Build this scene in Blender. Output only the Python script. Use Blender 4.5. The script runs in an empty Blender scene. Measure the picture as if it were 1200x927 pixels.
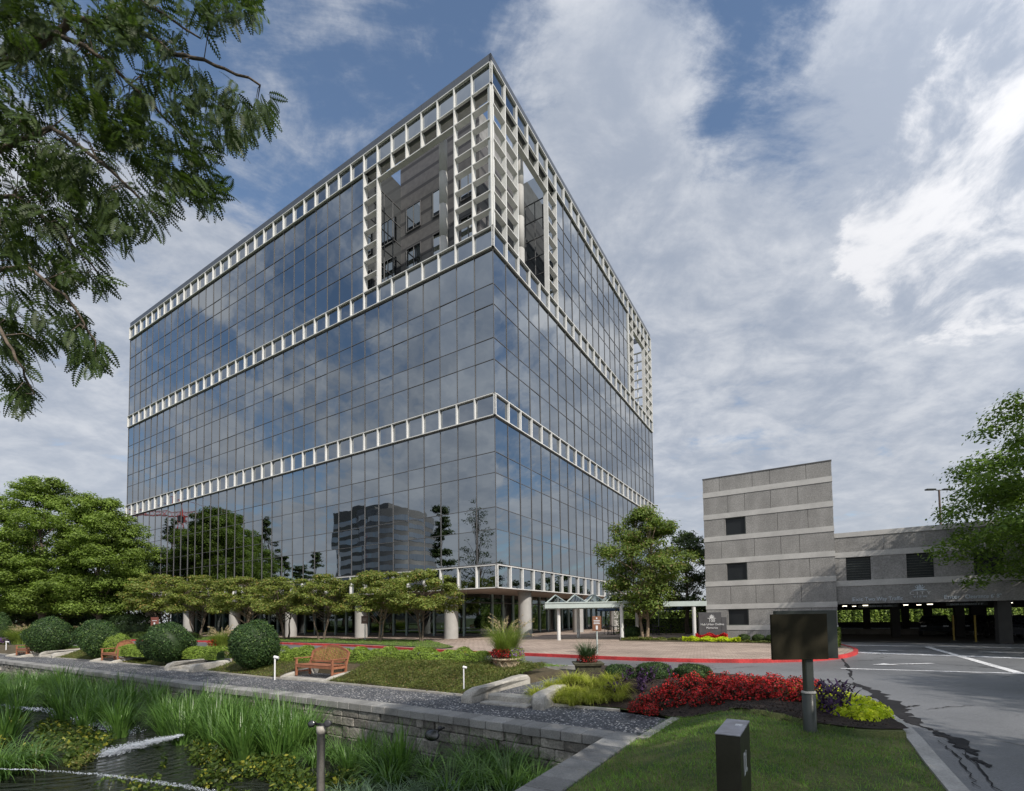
import bpy, math, random
import numpy as np
from mathutils import Vector, Matrix, geometry

random.seed(7)
R = math.radians
scene = bpy.context.scene
COL = scene.collection

# ------------------------------------------------------------------ camera
F, CX, CY = 552.8077, 623.4805, 700.0544
PITCH, ROLL, EYE = R(2.39571), R(0.83932), 1.68
cp, sp, cr, sr = math.cos(PITCH), math.sin(PITCH), math.cos(ROLL), math.sin(ROLL)
camd = bpy.data.cameras.new('camera')
cam = bpy.data.objects.new('camera', camd)
COL.objects.link(cam)
camd.sensor_width = 36
camd.lens = F / 1200 * 36
camd.shift_x = (600 - CX) / 1200
camd.shift_y = (CY - 463.5) / 1200
camd.clip_start, camd.clip_end = 0.1, 6000
r0, u0, f0 = Vector((1, 0, 0)), Vector((0, -sp, cp)), Vector((0, cp, sp))
rr, uu = r0 * cr - u0 * sr, r0 * sr + u0 * cr
M = Matrix.Identity(4)
for i in range(3):
    M[i][0], M[i][1], M[i][2] = rr[i], uu[i], -f0[i]
M[2][3] = EYE
cam.matrix_world = M
scene.camera = cam


def ray(px, py):
    a, b = (px - CX) / F, (CY - py) / F
    a, b = a * cr + b * sr, -a * sr + b * cr
    return (a, cp - b * sp, sp + b * cp)


def at(px, py, z=0.0):          # point of the photo's survey on the level z
    d = ray(px, py)
    t = (z - EYE) / d[2]
    return (d[0] * t, d[1] * t)


def atY(px, py, Y):
    d = ray(px, py)
    t = Y / d[1]
    return Vector((d[0] * t, Y, EYE + d[2] * t))


def proj(X, Y, Z):
    Z -= EYE
    fw = Y * cp + Z * sp
    up = -Y * sp + Z * cp
    a, b = X / fw, up / fw
    a, b = a * cr - b * sr, a * sr + b * cr
    return CX + F * a, CY - F * b


# ------------------------------------------------------------------ objects
def tag(o, label=None, cat=None, group=None, kind=None):
    if label: o['label'] = label
    if cat: o['category'] = cat
    if group: o['group'] = group
    if kind: o['kind'] = kind
    return o


def thing(name, label, cat, loc=(0, 0, 0), rz=0.0, group=None):
    o = bpy.data.objects.new(name, None)
    COL.objects.link(o)
    o.empty_display_size = 0.2
    o.location = loc
    o.rotation_euler = (0, 0, rz)
    return tag(o, label, cat, group)


def kids(o):
    return [c for c in bpy.data.objects if c.parent == o]


def copy_tree(o, loc, rz=None, label=None, scale=None, parent=None):
    c = o.copy()
    COL.objects.link(c)
    c.parent = parent
    if parent is None:
        c.location = loc
        if rz is not None: c.rotation_euler = (0, 0, rz)
        if label: c['label'] = label
        if scale: c.scale = (scale,) * 3 if not isinstance(scale, tuple) else scale
    for k in kids(o):
        copy_tree(k, None, parent=c)
    return c


class MB:
    """collects polygons for ONE mesh object"""
    def __init__(s):
        s.v, s.f, s.m, s.q, s.nv, s.smooth = [], [], [], [], 0, []
        s.cm = 0
        s.T = None

    def add(s, verts, faces, smooth=False):
        n = len(s.v)
        if s.T is not None:
            verts = [tuple(s.T @ Vector(p)) for p in verts]
        s.v += [tuple(p) for p in verts]
        for f in faces:
            s.f.append([i + n for i in f])
            s.m.append(s.cm)
            s.smooth.append(smooth)
        return s

    def box(s, x0, x1, y0, y1, z0, z1, bev=0.0):
        if x0 > x1: x0, x1 = x1, x0
        if y0 > y1: y0, y1 = y1, y0
        if z0 > z1: z0, z1 = z1, z0
        if bev > 0:
            b = min(bev, (x1 - x0) * .45, (y1 - y0) * .45, (z1 - z0) * .45)
            c = [((x0 + x1) / 2, (y0 + y1) / 2, (z0 + z1) / 2)]
            v, idx = [], {}
            for ix, X in enumerate((x0, x1)):
                for iy, Y in enumerate((y0, y1)):
                    for iz, Z in enumerate((z0, z1)):
                        sx, sy, sz = (1, -1)[ix], (1, -1)[iy], (1, -1)[iz]
                        idx[ix, iy, iz, 0] = len(v); v.append((X, Y + sy * b, Z + sz * b))
                        idx[ix, iy, iz, 1] = len(v); v.append((X + sx * b, Y, Z + sz * b))
                        idx[ix, iy, iz, 2] = len(v); v.append((X + sx * b, Y + sy * b, Z))
            fs = []
            for i in (0, 1):
                fs.append([idx[i, 0, 0, 0], idx[i, 1, 0, 0], idx[i, 1, 1, 0], idx[i, 0, 1, 0]][::(-1 if i == 0 else 1)])
                fs.append([idx[0, i, 0, 1], idx[1, i, 0, 1], idx[1, i, 1, 1], idx[0, i, 1, 1]][::(1 if i == 0 else -1)])
                fs.append([idx[0, 0, i, 2], idx[1, 0, i, 2], idx[1, 1, i, 2], idx[0, 1, i, 2]][::(-1 if i == 0 else 1)])
            for a in (0, 1):
                for c_ in (0, 1):
                    fs.append([idx[0, a, c_, 1], idx[1, a, c_, 1], idx[1, a, c_, 2], idx[0, a, c_, 2]])
                    fs.append([idx[a, 0, c_, 0], idx[a, 1, c_, 0], idx[a, 1, c_, 2], idx[a, 0, c_, 2]])
                    fs.append([idx[a, c_, 0, 0], idx[a, c_, 1, 0], idx[a, c_, 1, 1], idx[a, c_, 0, 1]])
                    for d in (0, 1):
                        fs.append([idx[a, c_, d, 0], idx[a, c_, d, 1], idx[a, c_, d, 2]])
            return s.add(v, fs)
        v = [(x0, y0, z0), (x1, y0, z0), (x1, y1, z0), (x0, y1, z0), (x0, y0, z1), (x1, y0, z1), (x1, y1, z1), (x0, y1, z1)]
        return s.add(v, [(0, 3, 2, 1), (4, 5, 6, 7), (0, 1, 5, 4), (1, 2, 6, 5), (2, 3, 7, 6), (3, 0, 4, 7)])

    def cbox(s, c, size, rz=0.0, rx=0.0, bev=0.0):
        old = s.T
        t = Matrix.Translation(c) @ Matrix.Rotation(rz, 4, 'Z') @ Matrix.Rotation(rx, 4, 'X')
        s.T = t if old is None else old @ t
        s.box(-size[0] / 2, size[0] / 2, -size[1] / 2, size[1] / 2, -size[2] / 2, size[2] / 2, bev)
        s.T = old
        return s

    def beam(s, p, q, w, h):
        p, q = Vector(p), Vector(q)
        d = (q - p)
        L = d.length
        d.normalize()
        up = Vector((0, 0, 1)) if abs(d.z) < .95 else Vector((0, 1, 0))
        a = d.cross(up).normalized()
        b = a.cross(d)
        v = []
        for e in (p, q):
            for i, j in ((-1, -1), (1, -1), (1, 1), (-1, 1)):
                v.append(e + a * i * w / 2 + b * j * h / 2)
        return s.add(v, [(0, 1, 2, 3), (7, 6, 5, 4), (0, 4, 5, 1), (1, 5, 6, 2), (2, 6, 7, 3), (3, 7, 4, 0)])

    def tube(s, pts, rad, n=8, cap=True):
        pts = [Vector(p) for p in pts]
        if not hasattr(rad, '__len__'): rad = [rad] * len(pts)
        v, fs = [], []
        ref = None
        for i, p in enumerate(pts):
            d = (pts[min(i + 1, len(pts) - 1)] - pts[max(i - 1, 0)]).normalized()
            if ref is None:
                ref = Vector((1, 0, 0)) if abs(d.x) < .8 else Vector((0, 1, 0))
            a = (ref - d * ref.dot(d)).normalized()
            ref = a
            b = d.cross(a)
            for k in range(n):
                t = 2 * math.pi * k / n
                v.append(p + (a * math.cos(t) + b * math.sin(t)) * rad[i])
        for i in range(len(pts) - 1):
            for k in range(n):
                a0, a1 = i * n + k, i * n + (k + 1) % n
                fs.append((a0, a1, a1 + n, a0 + n))
        s.add(v, fs, True)
        if cap:
            m = len(pts) - 1
            s.add([v[k] for k in range(n)][::-1], [tuple(range(n))])
            s.add([v[m * n + k] for k in range(n)], [tuple(range(n))])
        return s

    def lathe(s, prof, n=24, c=(0, 0, 0)):
        v, fs = [], []
        for (r, z) in prof:
            for k in range(n):
                t = 2 * math.pi * k / n
                v.append((c[0] + r * math.cos(t), c[1] + r * math.sin(t), c[2] + z))
        for i in range(len(prof) - 1):
            for k in range(n):
                a0, a1 = i * n + k, i * n + (k + 1) % n
                fs.append((a0, a1, a1 + n, a0 + n))
        return s.add(v, fs, True)

    def prism(s, poly, z0, z1):
        n = len(poly)
        tri = geometry.tessellate_polygon([[Vector((p[0], p[1], 0)) for p in poly]])
        v = [(p[0], p[1], z0) for p in poly] + [(p[0], p[1], z1) for p in poly]
        area = sum(poly[i][0] * poly[(i + 1) % n][1] - poly[(i + 1) % n][0] * poly[i][1] for i in range(n))
        fs = []
        for t in tri:
            a, b, c = [poly[k] for k in t]
            ar = (b[0] - a[0]) * (c[1] - a[1]) - (c[0] - a[0]) * (b[1] - a[1])
            t = tuple(t) if ar > 0 else tuple(t)[::-1]
            fs.append(tuple(k + n for k in t))
            fs.append(t[::-1])
        for i in range(n):
            j = (i + 1) % n
            fs.append((i, j, j + n, i + n) if area > 0 else (j, i, i + n, j + n))
        return s.add(v, fs)

    def sheet(s, poly, z, holes=()):
        loops = [[Vector((p[0], p[1], 0)) for p in poly]] + [[Vector((p[0], p[1], 0)) for p in h] for h in holes]
        allp = [p for l in loops for p in l]
        fs = []
        for t in geometry.tessellate_polygon(loops):
            a, b, c = [allp[k] for k in t]
            ar = (b.x - a.x) * (c.y - a.y) - (c.x - a.x) * (b.y - a.y)
            fs.append(tuple(t) if ar > 0 else tuple(t)[::-1])
        return s.add([(p.x, p.y, z) for p in allp], fs)

    def ribbon_wall(s, line, off0, off1, z0, z1, closed=False):
        """a kerb-like solid along a polyline: offsets to its left"""
        L = offset(line, off0)
        Q = offset(line, off1)
        n = len(line)
        v = []
        for i in range(n):
            za = z0[i] if hasattr(z0, '__len__') else z0
            zb = z1[i] if hasattr(z1, '__len__') else z1
            v += [(L[i][0], L[i][1], za), (Q[i][0], Q[i][1], za), (Q[i][0], Q[i][1], zb), (L[i][0], L[i][1], zb)]
        fs = []
        for i in range(n - 1):
            a, b = 4 * i, 4 * i + 4
            for k in range(4):
                fs.append((a + k, a + (k + 1) % 4, b + (k + 1) % 4, b + k))
        fs.append((0, 3, 2, 1))
        e = 4 * (n - 1)
        fs.append((e, e + 1, e + 2, e + 3))
        return s.add(v, fs)

    def build(s, name, mat, parent=None, **kw):
        me = bpy.data.meshes.new(name)
        me.from_pydata(s.v, [], s.f)
        mats = mat if isinstance(mat, (list, tuple)) else [mat]
        for m in mats: me.materials.append(m)
        me.polygons.foreach_set('material_index', s.m)
        me.polygons.foreach_set('use_smooth', s.smooth)
        me.update()
        o = bpy.data.objects.new(name, me)
        COL.objects.link(o)
        if parent: o.parent = parent
        if kw: tag(o, **kw)
        return o


def offset(line, d):
    out = []
    n = len(line)
    for i in range(n):
        a, b = Vector(line[max(i - 1, 0)][:2]), Vector(line[min(i + 1, n - 1)][:2])
        t = (b - a).normalized()
        out.append((line[i][0] - t.y * d, line[i][1] + t.x * d))
    return out


def resample(line, step):
    out = [line[0]]
    for a, b in zip(line[:-1], line[1:]):
        L = math.dist(a, b)
        k = max(1, int(round(L / step)))
        for i in range(1, k + 1):
            t = i / k
            out.append(tuple(a[j] + (b[j] - a[j]) * t for j in range(len(a))))
    return out


def smooth_line(line, it=2):
    for _ in range(it):
        o = [line[0]]
        for a, b in zip(line[:-1], line[1:]):
            o.append(tuple(.75 * p + .25 * q for p, q in zip(a, b)))
            o.append(tuple(.25 * p + .75 * q for p, q in zip(a, b)))
        o.append(line[-1])
        line = o
    return line


def np_mesh(name, V, n, mats, parent=None, midx=None, smooth=False, **kw):
    """V: (faces*n, 3) array; every face has its own n vertices"""
    V = np.asarray(V, dtype=np.float32).reshape(-1, 3)
    nf = len(V) // n
    me = bpy.data.meshes.new(name)
    me.vertices.add(len(V)); me.loops.add(len(V)); me.polygons.add(nf)
    me.vertices.foreach_set('co', V.ravel())
    me.loops.foreach_set('vertex_index', np.arange(len(V), dtype=np.int32))
    me.polygons.foreach_set('loop_start', np.arange(nf, dtype=np.int32) * n)
    for m in (mats if isinstance(mats, (list, tuple)) else [mats]): me.materials.append(m)
    if midx is not None: me.polygons.foreach_set('material_index', np.asarray(midx, dtype=np.int32))
    me.update(calc_edges=True)
    o = bpy.data.objects.new(name, me)
    COL.objects.link(o)
    if parent: o.parent = parent
    if kw: tag(o, **kw)
    return o


def sm(x):
    x = np.clip(x, 0, 1)
    return x * x * (3 - 2 * x)


# ------------------------------------------------------------------ materials
class NT:
    def __init__(s, m):
        s.t = m.node_tree
        s.n, s.l = s.t.nodes, s.t.links

    def node(s, typ, **kw):
        n = s.n.new(typ)
        for k, v in kw.items():
            if k.startswith('i_'):
                n.inputs[k[2:].replace('_', ' ')].default_value = v
            else:
                setattr(n, k, v)
        return n

    def link(s, a, b):
        s.l.new(a, b)

    def math(s, op, a, b=None, clamp=False):
        n = s.n.new('ShaderNodeMath')
        n.operation = op
        n.use_clamp = clamp
        for i, x in enumerate((a, b)):
            if x is None: continue
            if isinstance(x, (int, float)): n.inputs[i].default_value = x
            else: s.l.new(x, n.inputs[i])
        return n.outputs[0]

    def mix(s, fac, a, b, mode='MIX'):
        n = s.n.new('ShaderNodeMix')
        n.data_type = 'RGBA'
        n.blend_type = mode
        for i, x in ((0, fac), (6, a), (7, b)):
            if isinstance(x, (int, float)): n.inputs[i].default_value = x
            elif isinstance(x, (tuple, list)): n.inputs[i].default_value = (*x[:3], 1)
            else: s.l.new(x, n.inputs[i])
        return n.outputs[2]

    def ramp(s, fac, lo, hi, a=0.0, b=1.0):
        n = s.n.new('ShaderNodeMapRange')
        n.interpolation_type = 'SMOOTHSTEP'
        n.inputs[1].default_value, n.inputs[2].default_value = lo, hi
        n.inputs[3].default_value, n.inputs[4].default_value = a, b
        s.l.new(fac, n.inputs[0])
        return n.outputs[0]

    def noise(s, scale, detail=4, rough=.55, vec=None, dist=0.0, dim='3D'):
        n = s.n.new('ShaderNodeTexNoise')
        n.noise_dimensions = dim
        n.inputs['Scale'].default_value = scale
        n.inputs['Detail'].default_value = detail
        n.inputs['Roughness'].default_value = rough
        n.inputs['Distortion'].default_value = dist
        if vec is not None: s.l.new(vec, n.inputs['Vector'])
        return n.outputs[0]


def newmat(name):
    m = bpy.data.materials.new(name)
    m.use_nodes = True
    t = NT(m)
    b = m.node_tree.nodes['Principled BSDF']
    return m, t, b


def setb(b, rough=.6, spec=.5, metal=0.0):
    b.inputs['Roughness'].default_value = rough
    b.inputs['Specular IOR Level'].default_value = spec
    b.inputs['Metallic'].default_value = metal


def mat(name, col, rough=.6, spec=.4, metal=0.0, var=.25, vs=1.5, fine=.0, fs=30, bump=0.0, bs=40, island=0.0, bd=.02, col2=None):
    m, t, b = newmat(name)
    setb(b, rough, spec, metal)
    tc = t.node('ShaderNodeTexCoord').outputs['Object']
    n1 = t.noise(vs, 5, .6, tc)
    c = t.mix(t.ramp(n1, .3, .7), tuple(x * (1 - var) for x in col), tuple(min(1, x * (1 + var)) for x in (col2 or col)))
    if fine:
        n2 = t.noise(fs, 3, .7, tc)
        c = t.mix(1.0, c, t.mix(t.ramp(n2, .3, .7), (1 - fine,) * 3, (1 + fine,) * 3), 'MULTIPLY')
    if island:
        g = t.node('ShaderNodeNewGeometry').outputs['Random Per Island']
        c = t.mix(1.0, c, t.mix(g, (1 - island,) * 3, (1 + island,) * 3), 'MULTIPLY')
    t.link(c, b.inputs['Base Color'])
    rn = t.ramp(n1, .2, .8, rough - .08, min(1, rough + .08))
    t.link(rn, b.inputs['Roughness'])
    if bump:
        n3 = t.noise(bs, 4, .65, tc)
        bn = t.node('ShaderNodeBump')
        bn.inputs['Strength'].default_value = bump
        bn.inputs['Distance'].default_value = bd
        t.link(n3, bn.inputs['Height'])
        t.link(bn.outputs[0], b.inputs['Normal'])
    return m


def leafmat(name, c1, c2, trans=.3, rough=.5, spec=.25, ns=.5, c3=None):
    m, t, b = newmat(name)
    g = t.node('ShaderNodeNewGeometry').outputs['Random Per Island']
    tc = t.node('ShaderNodeTexCoord').outputs['Object']
    n = t.noise(ns, 3, .6, tc)
    c = t.mix(g, c1, c2)
    k = t.mix(t.ramp(n, .3, .7), (.72,) * 3, (1.25,) * 3)
    c = t.mix(1.0, c, k, 'MULTIPLY')
    if c3:
        f = t.math('GREATER_THAN', g, .9)
        c = t.mix(f, c, c3)
    setb(b, rough, spec)
    t.link(c, b.inputs['Base Color'])
    tr = t.node('ShaderNodeBsdfTranslucent')
    t.link(t.mix(1.0, c, (1.3, 1.4, .7), 'MULTIPLY'), tr.inputs['Color'])
    mx = t.node('ShaderNodeMixShader')
    mx.inputs[0].default_value = trans
    t.link(b.outputs[0], mx.inputs[1])
    t.link(tr.outputs[0], mx.inputs[2])
    t.link(mx.outputs[0], t.n['Material Output'].inputs[0])
    return m


def emis(name, col, s):
    m, t, b = newmat(name)
    b.inputs['Base Color'].default_value = (*col, 1)
    b.inputs['Emission Color'].default_value = (*col, 1)
    b.inputs['Emission Strength'].default_value = s
    return m


# facade glass: tinted mirror-like coated glass
def glassmat(name, col, rough=.015, dist=.004, scale=.7, var=.12):
    m, t, b = newmat(name)
    setb(b, rough, .5, 1.0)
    g = t.node('ShaderNodeNewGeometry').outputs['Random Per Island']
    oi = t.node('ShaderNodeObjectInfo').outputs['Random']
    r = t.math('FRACT', t.math('ADD', g, oi))
    c = t.mix(r, tuple(x * (1 - var) for x in col), tuple(x * (1 + var) for x in col))
    t.link(c, b.inputs['Base Color'])
    tc = t.node('ShaderNodeTexCoord').outputs['Object']
    n = t.noise(scale, 2, .5, tc)
    bn = t.node('ShaderNodeBump')
    bn.inputs['Strength'].default_value = 1
    bn.inputs['Distance'].default_value = dist
    t.link(n, bn.inputs['Height'])
    t.link(bn.outputs[0], b.inputs['Normal'])
    return m


M_ = {}
M_['glass'] = glassmat('facade_glass', (.315, .34, .357), dist=.008, scale=.32, var=.09)
M_['band_glass'] = glassmat('band_glass', (.27, .295, .32), dist=.006, scale=.4, var=.08)
M_['white'] = mat('white_frame_paint', (.56, .56, .55), .45, var=.06, vs=.8, fine=.04)
M_['mullion'] = mat('bronze_mullion', (.085, .085, .09), .6, var=.1)
M_['parapet'] = mat('dark_parapet_metal', (.06, .068, .085), .35, var=.12, vs=.4)
M_['soffit'] = mat('soffit_plaster', (.33, .27, .23), .8, var=.06)
M_['lobby_mullion'] = mat('pale_green_mullion', (.36, .46, .46), .35, var=.05)
M_['dark'] = mat('dark_core', (.03, .032, .036), .7, var=.1)
M_['roofing'] = mat('roofing', (.2, .2, .2), .9, var=.2)
M_['dkmetal'] = mat('dark_bronze_metal', (.022, .02, .014), .42, var=.12, vs=3, fine=.1)
M_['dkmetal2'] = mat('greenish_dark_metal', (.045, .052, .047), .4, var=.15, vs=3)
M_['panel_brown'] = mat('brown_sign_panel', (.030, .027, .019), 1.0, .0, var=.1, vs=2, fine=.08, fs=60)
M_['teak'] = mat('teak_wood', (.27, .11, .06), .55, var=.22, vs=6, fine=.15, fs=60, bump=.3, bs=60, bd=.004, island=.18)
M_['curbred'] = mat('red_kerb_paint', (.40, .035, .036), .6, var=.35, vs=1.2, fine=.25, fs=25, bump=.3, bs=30)
M_['curbgrey'] = mat('kerb_concrete', (.36, .35, .33), .8, var=.2, vs=1.5, fine=.15, fs=40, bump=.3, bs=50)
M_['curbstone'] = mat('garden_kerb_stone', (.33, .315, .285), .85, var=.22, vs=2.5, fine=.2, fs=30, bump=.5, bs=35)
M_['coping'] = mat('coping_stone', (.22, .218, .212), .75, var=.16, vs=2, fine=.18, fs=40, bump=.4, bs=45, island=.22)
M_['wallstone'] = mat('wall_stone', (.21, .20, .18), .9, var=.3, vs=3, fine=.3, fs=22, bump=1.0, bs=14, bd=.03, island=.4)
M_['mortar'] = mat('mortar', (.06, .058, .052), .95, var=.2)
M_['trunk'] = mat('bark', (.095, .075, .058), .9, var=.3, vs=4, fine=.3, fs=30, bump=.8, bs=25)
M_['trunk_pale'] = mat('pale_bark', (.22, .17, .12), .9, var=.3, vs=4, fine=.25, fs=25, bump=.6, bs=25)
M_['mulch'] = mat('mulch', (.035, .024, .018), .95, var=.4, vs=6, fine=.5, fs=60, bump=1.0, bs=60, bd=.03)
M_['soil'] = mat('berm_soil', (.075, .06, .035), .95, var=.3, vs=2, fine=.3, fs=50, bump=.8, bs=50)
M_['turf'] = mat('turf_base', (.06, .11, .025), .95, var=.35, vs=1.6, fine=.35, fs=50, bump=.8, bs=60, col2=(.10, .105, .035))
M_['terrain'] = mat('terrain_grass', (.07, .10, .03), .95, var=.3, vs=.05, fine=.3, fs=6)
M_['canopy_metal'] = mat('pale_canopy_metal', (.36, .41, .40), .4, var=.06)
M_['umbrella'] = mat('navy_canvas', (.03, .055, .10), .8, var=.1)
M_['pipe'] = mat('weathered_pipe', (.34, .32, .29), .6, var=.25, vs=6, fine=.15, fs=60)
M_['lightpost'] = mat('white_lamp_post', (.66, .66, .68), .4, var=.05)
M_['pot_cream'] = mat('cream_stone_pot', (.42, .34, .24), .8, var=.2, vs=8, fine=.2, fs=60, bump=.4)
M_['pot_dark'] = mat('mossy_pot', (.075, .072, .045), .8, var=.25, vs=8, fine=.2, fs=60, bump=.4)
M_['brown_sign'] = mat('brown_sign', (.17, .08, .045), .5, var=.08)
M_['monument'] = mat('dark_granite', (.055, .055, .06), .45, var=.12, vs=4, fine=.2, fs=80)
M_['letter'] = mat('pale_lettering', (.55, .56, .58), .5, var=.03)
M_['letter_blue'] = mat('pale_blue_lettering', (.48, .54, .60), .5, var=.03)
M_['flood'] = mat('floodlight_casing', (.035, .035, .04), .4)
M_['lens'] = glassmat('lamp_lens', (.12, .12, .12), rough=.25)
M_['furniture'] = mat('dark_cafe_furniture', (.035, .035, .04), .5)
M_['stone_loggia'] = None
M_['yellow'] = mat('yellow_bollard_paint', (.25, .17, .02), .5)
M_['crane'] = mat('red_crane_steel', (.55, .05, .03), .5)

M_['l_maple'] = leafmat('zelkova_leaf', (.085, .135, .025), (.20, .28, .055), .4, ns=.35)
M_['l_small'] = leafmat('small_maple_leaf', (.10, .14, .028), (.22, .255, .06), .4, ns=.5, c3=(.24, .19, .06))
M_['l_mid'] = leafmat('bushy_leaf', (.07, .115, .025), (.18, .24, .05), .4, ns=.6, c3=(.17, .14, .05))
M_['l_right'] = leafmat('right_leaf', (.06, .11, .02), (.15, .23, .04), .4, ns=.5)
M_['l_over'] = leafmat('feathery_leaf', (.024, .045, .012), (.055, .085, .022), .38, ns=.8)
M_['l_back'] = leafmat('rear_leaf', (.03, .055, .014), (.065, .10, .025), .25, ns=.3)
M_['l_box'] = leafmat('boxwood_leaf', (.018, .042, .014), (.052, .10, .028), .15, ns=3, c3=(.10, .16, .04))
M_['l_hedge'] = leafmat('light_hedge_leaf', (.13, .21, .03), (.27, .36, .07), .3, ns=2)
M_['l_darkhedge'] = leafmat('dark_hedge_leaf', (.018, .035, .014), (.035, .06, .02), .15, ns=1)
M_['l_juniper'] = leafmat('juniper_leaf', (.065, .095, .02), (.15, .17, .045), .25, ns=1.5, c3=(.22, .17, .07))
M_['l_yellowgrass'] = leafmat('golden_grass', (.26, .30, .04), (.50, .52, .13), .4, ns=2)
M_['l_sedge'] = leafmat('sedge_blade', (.05, .115, .025), (.15, .27, .06), .35, rough=.38, spec=.5, ns=1.2)
M_['l_sedge_blue'] = leafmat('blue_sedge_blade', (.075, .13, .075), (.17, .25, .15), .3, rough=.4, spec=.5, ns=1.2)
M_['l_pond'] = leafmat('pond_leaf', (.02, .045, .010), (.09, .13, .02), .3, ns=1.5, c3=(.26, .26, .04))
M_['l_turf'] = leafmat('turf_blade', (.085, .18, .03), (.22, .36, .065), .38, ns=1.0, c3=(.22, .20, .09))
M_['l_red'] = leafmat('red_petal', (.36, .010, .016), (.66, .045, .045), .25, ns=3)
M_['l_redleaf'] = leafmat('bronze_leaf', (.04, .035, .014), (.09, .018, .015), .2, ns=3)
M_['l_purple'] = leafmat('purple_leaf', (.03, .015, .045), (.075, .035, .10), .2, ns=3)
M_['l_lime'] = leafmat('lime_leaf', (.36, .46, .02), (.62, .66, .05), .35, ns=3)
M_['l_plume'] = leafmat('grass_plume', (.40, .29, .20), (.56, .45, .34), .35, ns=3)
M_['l_violet'] = leafmat('violet_flower', (.20, .08, .38), (.32, .16, .5), .3, ns=3)
M_['l_pot'] = leafmat('pot_grass', (.12, .19, .03), (.28, .34, .08), .35, ns=3)
M_['l_potdark'] = leafmat('pot_dark_leaf', (.035, .07, .03), (.08, .13, .06), .25, ns=3)


def concrete_panel(name, base, dark):
    """exposed-aggregate precast, local z carries the smooth bands"""
    m, t, b = newmat(name)
    setb(b, .85, .3)
    tc = t.node('ShaderNodeTexCoord').outputs['Object']
    n1 = t.noise(.7, 5, .6, tc)
    n2 = t.noise(14, 4, .75, tc)
    n3 = t.noise(60, 2, .7, tc)
    c = t.mix(t.ramp(n1, .3, .7), tuple(x * .86 for x in base), tuple(x * 1.1 for x in base))
    c = t.mix(1.0, c, t.mix(t.ramp(n2, .35, .65), (.78,) * 3, (1.18,) * 3), 'MULTIPLY')
    c = t.mix(1.0, c, t.mix(t.ramp(n3, .35, .65), (.8,) * 3, (1.2,) * 3), 'MULTIPLY')
    mp = t.node('ShaderNodeMapping')
    mp.inputs['Scale'].default_value = (.8, .8, .16)
    t.link(tc, mp.inputs[0])
    ns = t.noise(1.6, 5, .65, mp.outputs[0])
    c = t.mix(1.0, c, t.mix(t.ramp(ns, .40, .66), (.90,) * 3, (1.04,) * 3), 'MULTIPLY')
    t.link(c, b.inputs['Base Color'])
    bn = t.node('ShaderNodeBump')
    bn.inputs['Strength'].default_value = .5
    bn.inputs['Distance'].default_value = .02
    t.link(n3, bn.inputs['Height'])
    t.link(bn.outputs[0], b.inputs['Normal'])
    return m


M_['aggregate'] = concrete_panel('exposed_aggregate', (.25, .246, .24), .1)
M_['concband'] = mat('smooth_concrete_band', (.40, .395, .385), .8, var=.12, vs=.8, fine=.08, fs=25)
M_['column'] = mat('column_concrete', (.33, .325, .315), .75, var=.08, vs=1, fine=.1, fs=40)
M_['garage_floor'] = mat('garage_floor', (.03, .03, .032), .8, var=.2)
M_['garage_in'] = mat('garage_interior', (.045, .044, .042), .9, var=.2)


def loggia_stone():
    m, t, b = newmat('loggia_stone')
    setb(b, .7, .3)
    tc = t.node('ShaderNodeTexCoord').outputs['Object']
    sx = t.node('ShaderNodeSeparateXYZ')
    t.link(tc, sx.inputs[0])
    ph = t.math('FRACT', t.math('SUBTRACT', t.math('DIVIDE', sx.outputs[2], 1.4), .60))
    stripe = t.math('LESS_THAN', ph, .24)
    n = t.noise(2, 4, .6, tc)
    c = t.mix(t.ramp(n, .3, .7), (.075, .074, .078), (.10, .098, .10))
    c = t.mix(stripe, c, (.035, .035, .039))
    t.link(c, b.inputs['Base Color'])
    return m


M_['stone_loggia'] = loggia_stone()


def pavers():
    m, t, b = newmat('brick_pavers')
    setb(b, .85, .3)
    tc = t.node('ShaderNodeTexCoord').outputs['Object']
    mp = t.node('ShaderNodeMapping')
    mp.inputs['Rotation'].default_value = (0, 0, R(38))
    t.link(tc, mp.inputs[0])
    br = t.node('ShaderNodeTexBrick')
    br.inputs['Scale'].default_value = 1.0
    br.inputs['Brick Width'].default_value = .42
    br.inputs['Row Height'].default_value = .21
    br.inputs['Mortar Size'].default_value = .014
    br.inputs['Color1'].default_value = (.38, .305, .255, 1)
    br.inputs['Color2'].default_value = (.28, .22, .185, 1)
    br.inputs['Mortar'].default_value = (.09, .075, .06, 1)
    t.link(mp.outputs[0], br.inputs['Vector'])
    n = t.noise(.35, 4, .6, tc)
    c = t.mix(1.0, br.outputs[0], t.mix(t.ramp(n, .3, .7), (.8,) * 3, (1.2,) * 3), 'MULTIPLY')
    t.link(c, b.inputs['Base Color'])
    return m


M_['pavers'] = pavers()


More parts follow.
